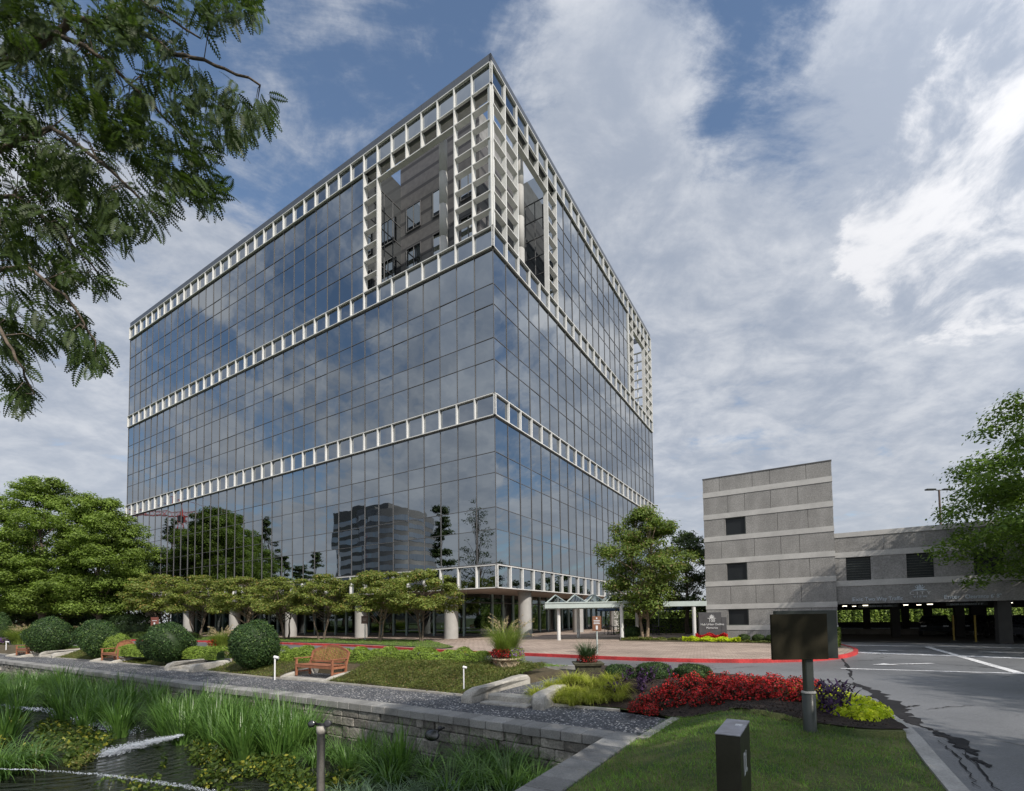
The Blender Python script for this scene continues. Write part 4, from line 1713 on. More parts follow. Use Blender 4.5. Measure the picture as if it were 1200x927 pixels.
# ------------------------------------------------------------------ big double-panel sign on post
sg = thing('panel_sign', 'two dark brown sign panels seen from behind on one green-grey post', 'sign', (3.93, 6.79, gz(3.93, 6.79)), 0)
zb = sg.location.z
m = MB(); m.box(-.055, .055, -.055, .055, .5, 1.35 - zb, .01); m.build('post', M_['dkmetal2'], sg)
m = MB(); m.lathe([(.088, -.08), (.088, .56), (.07, .565)], 20); m.build('sleeve', M_['dkmetal2'], sg)
m = MB(); m.lathe([(.095, .55), (.095, .575), (.06, .58)], 20); m.build('collar', M_['curbgrey'], sg)
xl, xr = atY(904.5, 745, 6.69).x - 3.93, atY(970, 745, 6.69).x - 3.93
x2, x3 = atY(909.5, 745, 6.87).x - 3.93, atY(977.5, 745, 6.93).x - 3.93
m = MB(); m.box(xl, xr, -.10, -.06, atY(937, 773, 6.69).z - zb, atY(937, 719.5, 6.69).z - zb, .002); m.build('front_panel', M_['panel_brown'], sg)
m = MB(); m.box(x2, x3, .06, .15, atY(937, 772, 6.87).z - zb, atY(937, 715.5, 6.87).z - zb, .004); m.build('rear_panel', M_['dkmetal2'], sg)
m = MB(); m.box(-.05, .05, -.06, .06, 1.05, 1.3); m.build('bracket', M_['dkmetal2'], sg)

# ------------------------------------------------------------------ low bollard sign in the near lawn
zt = .75
q = [at(*p, zt) for p in ((839.5, 857.5), (867, 861.7), (878, 844.5), (854.5, 841))]
dq = (Vector(q[2]) - Vector(q[1])).normalized()
q[0] = (q[1][0] - dq.y * .18, q[1][1] + dq.x * .18)
bs = thing('bollard_sign', 'black square bollard sign with pale letters standing in the near lawn', 'sign', (q[0][0], q[0][1], 0), math.atan2(q[1][1] - q[0][1], q[1][0] - q[0][0]))
qa = Vector(q[1]) - Vector(q[0])
wA = .18
dA = (Vector(q[2]) - Vector(q[1])).length
m = MB(); m.box(0, wA, 0, dA, -.3, zt - .012, .006); m.build('body', M_['dkmetal'], bs)
m = MB(); m.box(-.004, wA + .004, -.004, dA + .004, zt - .012, zt, .003); m.build('cap', mat('brushed_cap', (.30, .30, .34), .35, metal=.3, vs=8), bs)
m = MB(); m.box(wA * .55, wA * .85, dA * .55, dA * .65, zt, zt + .006); m.build('label_plate', M_['letter'], bs)
text('DL', .26, M_['letter'], bs, (wA + .001, dA * .28, zt - .36), rz=90, ext=.002, sx=.6)

#PART4
# ------------------------------------------------------------------ foliage generators
def leaves(P, N, size, rng, asp=.5, fold=0.0):
    """rhombic leaves at points P facing N"""
    n = len(P)
    N = N / (np.linalg.norm(N, axis=1, keepdims=True) + 1e-9)
    r = rng.normal(size=(n, 3))
    a = np.cross(N, r)
    a /= np.linalg.norm(a, axis=1, keepdims=True) + 1e-9
    b = np.cross(N, a)
    s = (size * rng.uniform(.6, 1.3, n))[:, None]
    V = np.empty((n, 4, 3))
    V[:, 0] = P - a * s * .5
    V[:, 1] = P + b * s * asp * .5 + N * s * .06
    V[:, 2] = P + a * s * .5
    V[:, 3] = P - b * s * asp * .5 + N * s * .06
    return V.reshape(-1, 3)


def crown_points(clumps, n, rng, flat=.55, hollow=.35):
    """clumps: list of (x,y,z,r); leaves lie in flattened shells"""
    C = np.array(clumps)
    w_ = C[:, 3] ** 2
    idx = rng.choice(len(C), n, p=w_ / w_.sum())
    d = rng.normal(size=(n, 3))
    d /= np.linalg.norm(d, axis=1, keepdims=True)
    rad = (hollow + (1 - hollow) * rng.random(n) ** .6) * rng.uniform(.75, 1.3, n)
    off = d * rad[:, None] * C[idx, 3][:, None]
    off[:, 2] *= flat
    N = d.copy()
    N[:, 2] = np.abs(N[:, 2]) + .55
    N += rng.normal(size=(n, 3)) * .45
    return C[idx, :3] + off, N


def make_tree(name, label, cat, loc, H, Rc, zc0, lm, seed, nl=30000, leaf=.16, ncl=70, cr_=.9, trunk_r=.2, group=None, flat=.5, stems=1, bark='trunk', shape='dome', droop=0.0, lean=(0, 0), zscale=1.0, fork=.35):
    rng = np.random.default_rng(seed)
    rnd = random.Random(seed)
    root = thing(name, label, cat, (loc[0], loc[1], loc[2] if len(loc) > 2 else 0), 0, group)
    cl = []
    Hc = H - zc0
    tries = 0
    while len(cl) < ncl and tries < 20000:
        tries += 1
        u = rnd.random()
        th = rnd.uniform(0, 2 * math.pi)
        if shape == 'dome': rm = Rc * math.sqrt(max(0, 1 - (abs(u - .3) / .72) ** 2.2))
        elif shape == 'cone': rm = Rc * (1 - u) ** .75 + .15
        elif shape == 'umbrella': rm = Rc * math.sqrt(max(0, 1 - (max(0, u - .25) / .78) ** 2)) * (.75 + .25 * u)
        elif shape == 'oval': rm = Rc * math.sin(math.pi * (.14 + .80 * u)) ** .8 * (.82 + .28 * math.sin(3 * th + 6 * u + seed))
        else: rm = Rc * math.sin(math.pi * min(1, .15 + u * .85)) ** .6
        r = rm * math.sqrt(rnd.uniform(.12, 1)) 
        rc = cr_ * rnd.uniform(.7, 1.5) * (1 - .3 * u)
        p = (lean[0] * u + r * math.cos(th), lean[1] * u + r * math.sin(th), zc0 + u * Hc - droop * (r / Rc) ** 2)
        cl.append((*p, rc))
    # trunk and limbs
    m = MB()
    for s in range(stems):
        a0 = rnd.uniform(0, 6.28)
        k = 0 if stems == 1 else .16
        base = Vector((math.cos(a0 + 2.1 * s) * k, math.sin(a0 + 2.1 * s) * k, -.15))
        topr = 0 if stems == 1 else Rc * .35
        tp = Vector((math.cos(a0 + 2.1 * s) * topr + lean[0] * .5, math.sin(a0 + 2.1 * s) * topr + lean[1] * .5, zc0 + Hc * (.62 if shape != 'cone' else .93)))
        n = 7
        pts, rad = [], []
        for i in range(n):
            f = i / (n - 1)
            pts.append(base.lerp(tp, f) + Vector((rnd.uniform(-1, 1), rnd.uniform(-1, 1), 0)) * trunk_r * .6 * (f > 0))
            rad.append(trunk_r / (1 if stems == 1 else 1.7) * ((1.35 if i == 0 else 1) - .82 * f))
        m.tube(pts, rad, 9)
        sel = [c for j, c in enumerate(cl) if j % stems == s]
        rnd.shuffle(sel)
        for c in sel[:34]:
            c = Vector(c[:3])
            f = max(fork, min(.92, (c.z - Hc * .22 - abs(c.x) * .25) / tp.z))
            i = min(n - 2, int(f * (n - 1)))
            a = pts[i].lerp(pts[i + 1], f * (n - 1) - i)
            mid = a.lerp(c, .5) + Vector((0, 0, (c - a).length * .12))
            r0 = trunk_r * .34 * (1 - .6 * f)
            m.tube([a, mid, c], [r0, r0 * .6, r0 * .2], 5, cap=False)
    m.build('trunk', M_[bark], root)
    Pp, N = crown_points(cl, nl, rng, flat)
    np_mesh('crown', leaves(Pp, N, leaf, rng, .62), 4, M_[lm], root)
    return root


def leaf_blob(name, loc, rx, ry, rz, lm, seed, n=9000, leaf=.04, label=None, cat=None, group=None, rot=0, lump=.08, parent=None, inner='l_darkhedge', sq=2.0):
    """clipped shrub: dense leafy skin over a dark core"""
    rng = np.random.default_rng(seed)
    d = rng.normal(size=(n, 3))
    d /= np.linalg.norm(d, axis=1, keepdims=True)
    if sq != 2.0:
        k = (np.abs(d) ** sq).sum(1) ** (-1 / sq)
        d2 = d * k[:, None]
    else: d2 = d
    ph = rng.uniform(0, 6.28, (6, 3))
    fr = rng.uniform(2, 6, (6, 3))
    b = sum(np.sin(d @ fr[i] + ph[i, 0]) for i in range(6)) / 6
    k = 1 + lump * b + rng.normal(size=n) * .03 - np.abs(rng.normal(size=n)) * .05 + (rng.random(n) > .985) * rng.uniform(.02, .09, n)
    P = d2 * k[:, None] * np.array([rx, ry, rz])
    P[:, 2] += rz
    keep = P[:, 2] > -.02
    N = d + rng.normal(size=(n, 3)) * .5
    V = leaves(P[keep], N[keep], leaf, rng, .6)
    if parent is None:
        root = thing(name, label, cat, loc, rot, group)
    else: root = parent
    np_mesh('foliage', V, 4, M_[lm], root)
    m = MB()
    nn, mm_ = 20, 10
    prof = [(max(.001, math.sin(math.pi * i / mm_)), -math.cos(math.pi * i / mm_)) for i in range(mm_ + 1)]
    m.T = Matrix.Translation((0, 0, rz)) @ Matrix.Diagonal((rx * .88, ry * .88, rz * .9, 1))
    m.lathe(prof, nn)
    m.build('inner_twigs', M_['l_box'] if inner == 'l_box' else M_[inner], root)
    return root


def ribbons(base, heading, L, W, rng, bend=1.0, nseg=5, lift=1.1):
    """grass blades: base Nx3, heading angle N, length N, width N -> quads"""
    n = len(base)
    h = np.stack([np.cos(heading), np.sin(heading), np.zeros(n)], 1)
    side = np.stack([-np.sin(heading), np.cos(heading), np.zeros(n)], 1)
    pts = [base]
    ang0 = lift + rng.normal(size=n) * .12
    b = bend * rng.uniform(.5, 1.4, n)
    p = base.copy()
    for i in range(nseg):
        a = ang0 - b * ((i + .5) / nseg) ** 1.4
        step = h * np.cos(a)[:, None] + np.array([0, 0, 1.0]) * np.sin(a)[:, None]
        p = p + step * (L / nseg)[:, None]
        pts.append(p)
    V = []
    for i in range(nseg):
        w0 = W * (1 - (i / nseg) ** 2 * .9)
        w1 = W * (1 - ((i + 1) / nseg) ** 2 * .97)
        a, c = pts[i], pts[i + 1]
        V.append(np.stack([a - side * w0[:, None] / 2, a + side * w0[:, None] / 2, c + side * w1[:, None] / 2, c - side * w1[:, None] / 2], 1))
    return np.stack(V, 1).reshape(-1, 3)        # grouped per blade


def join_ribbon_mesh(name, base, heading, L, W, rng, mtl, bend=1.0, nseg=5, lift=1.1, parent=None, **kw):
    """ribbons with welded segments so that every blade is one island"""
    n = len(base)
    V = ribbons(base, heading, L, W, rng, bend, nseg, lift).reshape(n, nseg, 4, 3)
    verts = np.empty((n, nseg + 1, 2, 3))
    verts[:, 0, 0], verts[:, 0, 1] = V[:, 0, 0], V[:, 0, 1]
    for i in range(nseg):
        verts[:, i + 1, 1], verts[:, i + 1, 0] = V[:, i, 2], V[:, i, 3]
    per = (nseg + 1) * 2
    f = np.array([[2 * i, 2 * i + 1, 2 * i + 3, 2 * i + 2] for i in range(nseg)])
    faces = (np.arange(n)[:, None, None] * per + f[None]).reshape(-1)
    nf = n * nseg
    me = bpy.data.meshes.new(name)
    me.vertices.add(n * per); me.loops.add(nf * 4); me.polygons.add(nf)
    me.vertices.foreach_set('co', verts.astype(np.float32).ravel())
    me.loops.foreach_set('vertex_index', faces.astype(np.int32))
    me.polygons.foreach_set('loop_start', np.arange(nf, dtype=np.int32) * 4)
    me.materials.append(mtl)
    me.update(calc_edges=True)
    o = bpy.data.objects.new(name, me)
    COL.objects.link(o)
    if parent: o.parent = parent
    if kw: tag(o, **kw)
    return o


# ------------------------------------------------------------------ trees in view
def facade_off(px, off):
    """ground point on the photo's column px, off metres in front of the long facade"""
    d = ray(px, 728)
    o = loc2(BO, 0, -off)
    det = UX.x * (-d[1]) + UX.y * d[0]
    t_ = ((-o[0]) * (-d[1]) + (-o[1]) * d[0]) / det
    return (o[0] + UX.x * t_, o[1] + UX.y * t_)


labs = ['small olive maple nearest the building corner, in front of the third column from it', 'small maple beside the dark square sign under the white band',
        'small maple with a pale trunk behind the red bench', 'small maple with twin stems behind the largest round shrub and the bench',
        'dark stemmed small maple behind the tall plume grass planter', 'small spreading maple above the second round shrub', 'leftmost small maple of the row next to the big green trees']
protos = []
for j, sd_ in enumerate((21, 22, 23)):
    protos.append(make_tree('maple_tree', labs[j], 'tree', (0, 0, 0), 5.3, 3.0, 2.5, 'l_small', sd_, nl=16000, leaf=.16, ncl=64, cr_=.66, trunk_r=.13, group='small maples in front of the office building', flat=.38, stems=3 if j != 1 else 2, shape='umbrella', droop=.35, bark='trunk_pale' if j == 1 else 'trunk', fork=.25))
row = [(494, 3.7, 0, 1.0), (443, 3.8, 1, 1.0), (377, 3.9, 2, 1.02), (336, 4.0, 0, 1.05), (283, 4.2, 1, 1.1), (232, 4.4, 2, 1.2), (190, 4.8, 0, 1.35)]
for i, (px, off, k, s) in enumerate(row):
    x, y = facade_off(px, off)
    if i < 3:
        o = protos[k]
        o.location = (x, y, 0)
        o.rotation_euler = (0, 0, i * 1.3)
        o.scale = (s, s, s)
        o['label'] = labs[i]
    else:
        copy_tree(protos[k], (x, y, 0), i * 1.7 + .4, labs[i], s)

# big trees on the left
BT = [(47, 57, 19.2, 7.4, 'large bright green tree at the left edge, its crown the highest of the pair'), (117, 57, 16.8, 5.9, 'large green tree between the leftmost tree and the glass building')]
for j, (px, Y, H, r_, lb) in enumerate(BT):
    X = atY(px, 728, Y).x
    make_tree('shade_tree', lb, 'tree', (X, Y, 0), H, r_, 3.4, 'l_maple', 31 + j, nl=90000, leaf=.25, ncl=270, cr_=1.15, trunk_r=.42, group='large trees left of the office building', flat=.5, shape='oval', fork=.2)
make_tree('shade_tree', 'large green tree cut by the left edge of the picture', 'tree', (atY(-45, 728, 55).x, 55, 0), 17.5, 7.0, 3.6, 'l_maple', 35, nl=40000, leaf=.27, ncl=150, cr_=1.25, trunk_r=.4, group='large trees left of the office building', flat=.36)
# trees beyond, seen under the crowns
for j, (px, Y, H, r_, lb, bk) in enumerate([(8, 66, 11, 5, 'pale leaning tree in the shade behind the plume grass', 'trunk_pale'), (27, 70, 12, 5, 'pale trunked tree in the shade beneath the highest crown', 'trunk_pale'),
                                        (64, 68, 11, 5, 'pale trunked tree seen between the two big crowns', 'trunk_pale'), (92, 66, 8, 4.5, 'bushy pine with cloud shaped pads behind the far hedge', 'trunk'),
                                        (150, 70, 9, 5.5, 'dull green tree in the shade behind the second big tree', 'trunk_pale')]):
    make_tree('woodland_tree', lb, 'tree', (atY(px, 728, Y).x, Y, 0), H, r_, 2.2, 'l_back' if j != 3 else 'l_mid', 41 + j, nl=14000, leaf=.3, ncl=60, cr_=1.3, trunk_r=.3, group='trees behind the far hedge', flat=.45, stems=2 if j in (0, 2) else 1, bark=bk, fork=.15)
# middle tree by the canopy
x, y = at(757, 748.5, 0)
make_tree('leafy_tree', 'broad leafy tree in the plaza bed between the glass building and stair tower', 'tree', (x, y, 0), 9.3, 3.2, 2.3, 'l_mid', 51, nl=42000, leaf=.17, ncl=150, cr_=.74, trunk_r=.2, flat=.6, shape='cone2', stems=2, bark='trunk_pale', fork=.22)
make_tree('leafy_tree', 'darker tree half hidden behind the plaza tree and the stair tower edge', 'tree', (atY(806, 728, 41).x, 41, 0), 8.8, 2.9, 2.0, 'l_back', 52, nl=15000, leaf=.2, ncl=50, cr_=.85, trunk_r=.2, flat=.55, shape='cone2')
# right edge tree
make_tree('leafy_tree', 'large leafy tree reaching in from the right edge over the garage wall', 'tree', (24.9, 18.6, -.1), 12.6, 6.4, 3.7, 'l_right', 61, nl=90000, leaf=.17, ncl=300, cr_=.95, trunk_r=.33, flat=.55, shape='dome', droop=.8)


# ------------------------------------------------------------------ feathery tree hanging into the picture
def frond_tree():
    rng = np.random.default_rng(5)
    rnd = random.Random(5)
    root = thing('feathery_tree', 'tree with fine feathery fronds hanging into the top left corner', 'tree', (-12.0, 4.2, -.6))
    off = Vector(root.location)
    m = MB()

    def P(px, py, Y): return atY(px, py, Y) - off
    m.tube([(0, 0, 0), (.2, .1, 3), (.3, .3, 6.5), (.6, .6, 10), (.9, 1, 14)], [.38, .3, .26, .2, .1], 12)
    limbs = [([(-260, 330), (-90, 120), (70, 40), (80, 18), (170, 38), (205, 62), (250, 75), (305, 100)], 7.2, .06),
             ([(-260, 330), (-60, 90), (62, 36), (110, 60), (165, 110), (215, 160)], 7.0, .05),
             ([(-240, 380), (-60, 200), (60, 150), (130, 200), (185, 255)], 6.8, .045),
             ([(-240, 420), (-60, 330), (30, 310), (75, 345), (112, 400)], 6.5, .04),
             ([(-240, 440), (-50, 390), (0, 385), (20, 420), (40, 462)], 6.3, .03),
             ([(-200, -120), (50, -150), (200, -90), (285, -20), (305, 15)], 7.6, .05),
             ([(-240, 300), (-60, 230), (20, 230), (70, 270), (115, 320)], 6.9, .04),
             ([(-220, 100), (-80, -60), (40, -60), (150, -10), (235, 45)], 7.3, .05)]
    nodes = []
    for lb, Y, r0 in limbs:
        pts = [P(a, b, Y + .25 * math.sin(i * 1.7)) for i, (a, b) in enumerate(lb)]
        fine = []
        for a, b in zip(pts[:-1], pts[1:]):
            for k in range(4): fine.append(a.lerp(b, k / 4) + Vector([rnd.uniform(-.02, .02) for _ in range(3)]))
        fine.append(pts[-1])
        n = len(fine)
        m.tube(fine, [r0 * (1 - .85 * i / n) + .004 for i in range(n)], 6)
        nodes += fine
    NP = np.array([tuple(v) for v in nodes])
    poly = [(-120, -160), (300, -160), (300, -40), (316, 20), (318, 38), (272, 8), (262, 30), (228, 48), (235, 75), (262, 85), (318, 112), (318, 135), (300, 150), (268, 168), (242, 170), (248, 200), (262, 222), (238, 240), (215, 228), (195, 236),
            (186, 268), (160, 262), (148, 292), (120, 272), (118, 300), (120, 335), (92, 318), (78, 330), (60, 350), (96, 362), (120, 400), (122, 432), (96, 428), (60, 398), (30, 410), (28, 430), (42, 468), (22, 476), (-20, 440), (-120, 470)]
    gaps = [(222, 55, 16), (215, 95, 14), (150, 65, 16), (125, 130, 12), (28, 262, 14), (62, 232, 10), (150, 235, 12), (40, 345, 14), (20, 368, 12), (85, 300, 12), (180, 130, 9), (12, 450, 6), (100, 95, 8)]
    # one frond: paired leaflets
    lf = []
    np_ = 10
    for i in range(np_):
        f = (i + 1) / np_
        x = .30 * f
        ln = .070 * math.sin(math.pi * (.18 + .74 * f)) + .012
        for s in (-1, 1):
            a = np.array([x, 0, 0]); tip = np.array([x + ln * .35, s * ln, -.006])
            w_ = .0165
            mid = a * .45 + tip * .55
            lf.append([a, mid + np.array([w_, 0, .002]), tip, mid - np.array([w_, 0, -.002])])
    lf.append([np.array([0, -.002, 0]), np.array([.31, -.001, 0]), np.array([.31, .001, 0]), np.array([0, .002, 0])])
    FR = np.array(lf).reshape(-1, 3)
    V = []
    cnt = 0
    twigs = m
    tried = 0
    while cnt < 3900 and tried < 60000:
        tried += 1
        px, py = rnd.uniform(-120, 320), rnd.uniform(-160, 478)
        if not inside((px, py), poly): continue
        if any(math.hypot(px - gx, py - gy) < gr for gx, gy, gr in gaps) and rnd.random() < .88: continue
        nse = math.sin(px * .047 + 1.3) * math.sin(py * .053 + .4) + math.sin(px * .11 + py * .083) * .6
        if nse < -.25 and rnd.random() < .75: continue
        if (px < 0 or py < 0) and rnd.random() < .6: continue
        q = P(px, py, rnd.uniform(6.2, 7.9))
        j = np.argmin(((NP - np.array(tuple(q))) ** 2).sum(1))
        if cnt % 9 == 0:
            a = Vector(NP[j])
            if .1 < (a - q).length < .55: twigs.tube([a, a.lerp(q, .5) + Vector((0, 0, .08)), q], [.008, .006, .003], 4, cap=False)
        dr = (q - Vector(NP[j]))
        dr = dr.normalized() if dr.length > .05 else Vector((1, 0, 0))
        d = (dr * .8 + Vector((.35, -.05, -.75)) + Vector([rnd.gauss(0, .35) for _ in range(3)])).normalized()
        up = Vector((rnd.gauss(0, .6), rnd.gauss(0, .6), 1))
        b = d.cross(up).normalized()
        c = b.cross(d)
        s = rnd.uniform(.7, 1.2)
        Rm = np.array([tuple(d * s), tuple(b * s), tuple(c * s)])
        F_ = FR.copy()
        F_[:, 2] -= (F_[:, 0] ** 2) * .8
        V.append(F_ @ Rm + np.array(tuple(q)))
        cnt += 1
    # the rest of the crown, behind and to the left of the picture's edge
    for _ in range(900):
        th, u = rnd.uniform(0, 6.28), rnd.random()
        r_ = 3.6 * math.sqrt(rnd.random())
        q = Vector((.5 + r_ * math.cos(th), .4 + r_ * math.sin(th), 6 + 8 * u))
        d = Vector((math.cos(th), math.sin(th), -.5)).normalized()
        b = d.cross(Vector((rnd.gauss(0, .5), 0, 1))).normalized()
        c = b.cross(d)
        s = 2.2
        V.append(FR @ np.array([tuple(d * s), tuple(b * s), tuple(c * s)]) + np.array(tuple(q)))
    m.build('trunk', M_['trunk'], root)
    np_mesh('crown', np.concatenate(V), 4, M_['l_over'], root)


frond_tree()

# ------------------------------------------------------------------ round boxwoods, hedges and shrubs
balls = [((299, 781), 26.5, 43, 'largest round clipped boxwood just left of the red bench'), ((196, 774.5), 25.5, 34, 'round clipped boxwood right of the middle bench'),
         ((114, 768), 20.5, 32, 'round clipped boxwood with paler shoots left of the middle bench'), ((59, 764), 21, 31, 'round clipped boxwood in front of the far left bench'), ((0, 756), 10, 28, 'round clipped boxwood cut by the left edge')]
for i, ((px, py), rp, hp, lb) in enumerate(balls):
    x, y = at(px, py, -.12)
    r_ = rp * y / F
    h_ = (hp + 8) * y / F
    leaf_blob('boxwood_ball', (x, y, -.2), r_, r_, h_ / 2 + .08, 'l_box', 70 + i, n=16000, lump=.22, leaf=.068 + .012 * (i > 1), label=lb, cat='shrub', group='round boxwoods along the gravel path', inner='l_darkhedge')
x, y = at(133, 766, -.05)
leaf_blob('leafy_shrub', (x, y, -.1), .75, .7, .62, 'l_hedge', 76, n=9000, leaf=.06, label='pale green shrub tucked behind the boxwood left of the middle bench', cat='shrub')
for i, (px, rp, hp, lb) in enumerate([(727, 17.5, 19, 'small dark shrub nearest the dark square planter'), (766.5, 20, 21, 'middle one of three small dark shrubs by the road'), (812, 20, 19, 'small dark shrub right behind the red flowers')]):
    x, y = at(px, 799, -.02)
    leaf_blob('dwarf_shrub', (x, y, -.05), rp * y / F, rp * y / F * .8, hp * y / F / 2 + .03, 'l_box', 80 + i, n=8000, leaf=.036, label=lb, cat='shrub', group='small dark shrubs by the road', sq=2.6, lump=.16)


def hedge(name, label, line, w_, h_, lm, seed, dens, leaf, z=0.0, cat='hedge', group=None, kind=None):
    rng = np.random.default_rng(seed)
    P, N = [], []
    o = line[0]
    root = thing(name, label, cat, (o[0], o[1], z), 0, group)
    for a, b in zip(line[:-1], line[1:]):
        L = math.dist(a, b)
        n = int(L * dens)
        s = rng.random(n)
        th = rng.uniform(-.25, math.pi + .25, n)
        cx_, sz = np.cos(th), np.sin(th)
        k = (np.abs(cx_) ** 3 + np.abs(sz) ** 3) ** (-1 / 3)
        k *= 1 + .13 * np.sin(s * L * 4.1 + seed) + .10 * np.sin(s * L * 9.3) + rng.normal(size=n) * .05
        d = Vector((b[0] - a[0], b[1] - a[1])).normalized()
        off = cx_ * k * w_ / 2
        P.append(np.stack([a[0] - o[0] + (b[0] - a[0]) * s - d.y * off, a[1] - o[1] + (b[1] - a[1]) * s + d.x * off, np.maximum(0, sz * k * h_)], 1))
        N.append(np.stack([-d.y * cx_, d.x * cx_, np.abs(sz) + .2], 1) + rng.normal(size=(n, 3)) * .5)
    P, N = np.concatenate(P), np.concatenate(N)
    np_mesh('foliage', leaves(P, N, leaf, rng, .6), 4, M_[lm], root)
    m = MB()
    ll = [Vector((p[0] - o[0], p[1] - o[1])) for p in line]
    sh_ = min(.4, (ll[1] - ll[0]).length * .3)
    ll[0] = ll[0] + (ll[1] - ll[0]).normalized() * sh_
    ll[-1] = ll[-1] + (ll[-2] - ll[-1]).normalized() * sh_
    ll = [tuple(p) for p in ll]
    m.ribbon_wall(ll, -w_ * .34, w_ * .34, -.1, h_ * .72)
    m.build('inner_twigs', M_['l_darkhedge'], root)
    return root


hl = [at(p, q, .0) for p, q in [(328, 774.5), (420, 777), (500, 779.5), (572, 781)]]
hedge('low_hedge', 'low bright green hedge behind the red bench along the road', hl, .65, .52, 'l_hedge', 90, 5600, .055)
hl = [at(p, q, .0) for p, q in [(215, 770), (262, 772)]]
hedge('low_hedge', 'short low bright hedge between two round boxwoods and the plume grass pot', hl, .8, .45, 'l_hedge', 91, 4200, .06)
hl = [at(p, q, .0) for p, q in [(146, 767), (180, 769)]]
hedge('low_hedge', 'short low bright hedge just behind the middle bench', hl, .8, .45, 'l_hedge', 92, 3800, .06)
hl = [(-110, 88), (-56, 55.5 + 3.5), (-46, 53.2), (-38.5, 49.5)]
hedge('tall_hedge', 'tall dark clipped hedge under the big trees at the left', [(-100, 92), (-70, 70), (-52, 57.5), (-41, 51.0)], 1.6, 2.1, 'l_darkhedge', 93, 900, .16)
hedge('low_dark_hedge', 'low dark hedge running along the verge before the tall hedge', [(-60, 62), (-40, 49.4), (-32, 44.8)], 1.2, .6, 'l_back', 94, 900, .12)
hl = [atY(722, 745, 46).xy, atY(836, 745, 43).xy]
hedge('tall_hedge', 'clipped green hedge behind the umbrella tables and plaza tree', [tuple(p) for p in hl], 1.6, 1.9, 'l_mid', 95, 1500, .12)
hedge('tall_hedge', 'sunlit green hedge beyond the rear wall of the garage', [loc2(GO, -2, 38), loc2(GO, 34, 38)], 3, 2.6, 'l_hedge', 96, 900, .25)
hedge('tall_hedge', 'sunny shrub bank in the gap between canopy and stair tower', [(10, 62), (26, 56)], 3, 3.0, 'l_hedge', 97, 700, .25)
# background wood beyond everything on the left
x, y = at(765, 760, 0)


rng = np.random.default_rng(98)
cl = [(x_, 108 + rng.uniform(-6, 6), rng.uniform(1.5, 7), rng.uniform(2, 3.4)) for x_ in rng.uniform(-190, -70, 140)]
Pp, N = crown_points(cl, 30000, rng, .8)
np_mesh('far_wood', leaves(Pp, N, .5, rng, .6), 4, M_['l_back'], kind='stuff')
# plaza beds
def bed_patch(name, label, cat, poly, z, h, lm, n, leaf, seed, kind=None, group=None, lump=.5, flat=.7):
    rng = np.random.default_rng(seed)
    xs, ys = [p[0] for p in poly], [p[1] for p in poly]
    P = []
    c = (sum(xs) / len(xs), sum(ys) / len(ys))
    while len(P) < n:
        x, y = rng.uniform(min(xs), max(xs)), rng.uniform(min(ys), max(ys))
        if inside((x, y), poly): P.append((x, y))
    P = np.array(P)
    hh = h * (.6 + .4 * np.sin(P[:, 0] * 5 + seed) * np.sin(P[:, 1] * 4.2)) 
    zc = z(P) if callable(z) else z
    zz = zc + hh * rng.random(n) ** lump
    Q = np.column_stack([P, zz])
    N = rng.normal(size=(n, 3)) * .6 + np.array([0, 0, 1])
    o = np_mesh(name, leaves(Q, N, leaf, rng, flat), 4, M_[lm])
    if kind: tag(o, kind=kind)
    else: tag(o, label, cat, group)
    return o


mon = Vector(ms.location)
q = [atY(800, 755, 31).xy, atY(866, 755, 29.0).xy, atY(868, 755, 27.9).xy, atY(800, 755, 29.8).xy]
bed_patch('yellow_groundcover', 'bright yellow groundcover patch in front of the dark granite sign', 'plant bed', [tuple(p) for p in q], .0, .34, 'l_lime', 5000, .11, 101)
q = [atY(815, 750, 31.0).xy, atY(853, 750, 29.9).xy, atY(853, 750, 29.4).xy, atY(815, 750, 30.4).xy]
bed_patch('red_bedding', 'strip of red flowers directly below the dark granite sign', 'plant bed', [tuple(p) for p in q], .1, .42, 'l_red', 2600, .09, 102)
q = [atY(728, 755, 34).xy, atY(800, 755, 31.5).xy, atY(800, 755, 30.5).xy, atY(728, 755, 32.4).xy]
bed_patch('pale_groundcover', 'pale yellow-green groundcover below the plaza tree', 'plant bed', [tuple(p) for p in q], .0, .22, 'l_juniper', 4500, .1, 103)
q = [atY(866, 755, 28.6).xy, atY(930, 755, 26.6).xy, atY(930, 755, 26).xy, atY(866, 755, 28).xy]
bed_patch('pale_groundcover', 'thin pale green groundcover along the foot of the stair tower', 'plant bed', [tuple(p) for p in q], .0, .16, 'l_juniper', 3000, .09, 104)
q = [atY(972, 770, 20).xy, atY(984, 765, 22.5).xy, atY(986, 760, 25).xy, atY(976, 760, 25.5).xy]
bed_patch('corner_shrub', 'leafy green shrub at the tip of the red kerb by the garage entrance', 'shrub', [tuple(p) for p in q], .0, .95, 'l_mid', 3600, .12, 105)
m = MB()
m.sheet([tuple(atY(726, 755, 34.6).xy), tuple(atY(815, 755, 31.6).xy), tuple(atY(870, 755, 28.9).xy), tuple(atY(940, 755, 26.6).xy), tuple(atY(940, 755, 25.6).xy), tuple(atY(868, 755, 27.4).xy), tuple(atY(800, 755, 29.2).xy), tuple(atY(726, 755, 31.8).xy)][::-1], .02)
m.build('plaza_bed_soil', M_['soil'], kind='structure')
for i, (px, Y) in enumerate(((872, 28.4), (889, 27.8), (905, 27.2))):
    x = atY(px, 755, Y).x
    leaf_blob('tower_shrub', (x, Y, 0), .35, .35, .24, 'l_back', 110 + i, n=1500, leaf=.07, label=['small dark shrub by the tower foot, next to the granite sign', 'small dark shrub by the tower foot, middle one', 'small dark shrub by the tower foot, nearest the big panel sign'][i], cat='shrub', group='small shrubs at the tower foot')
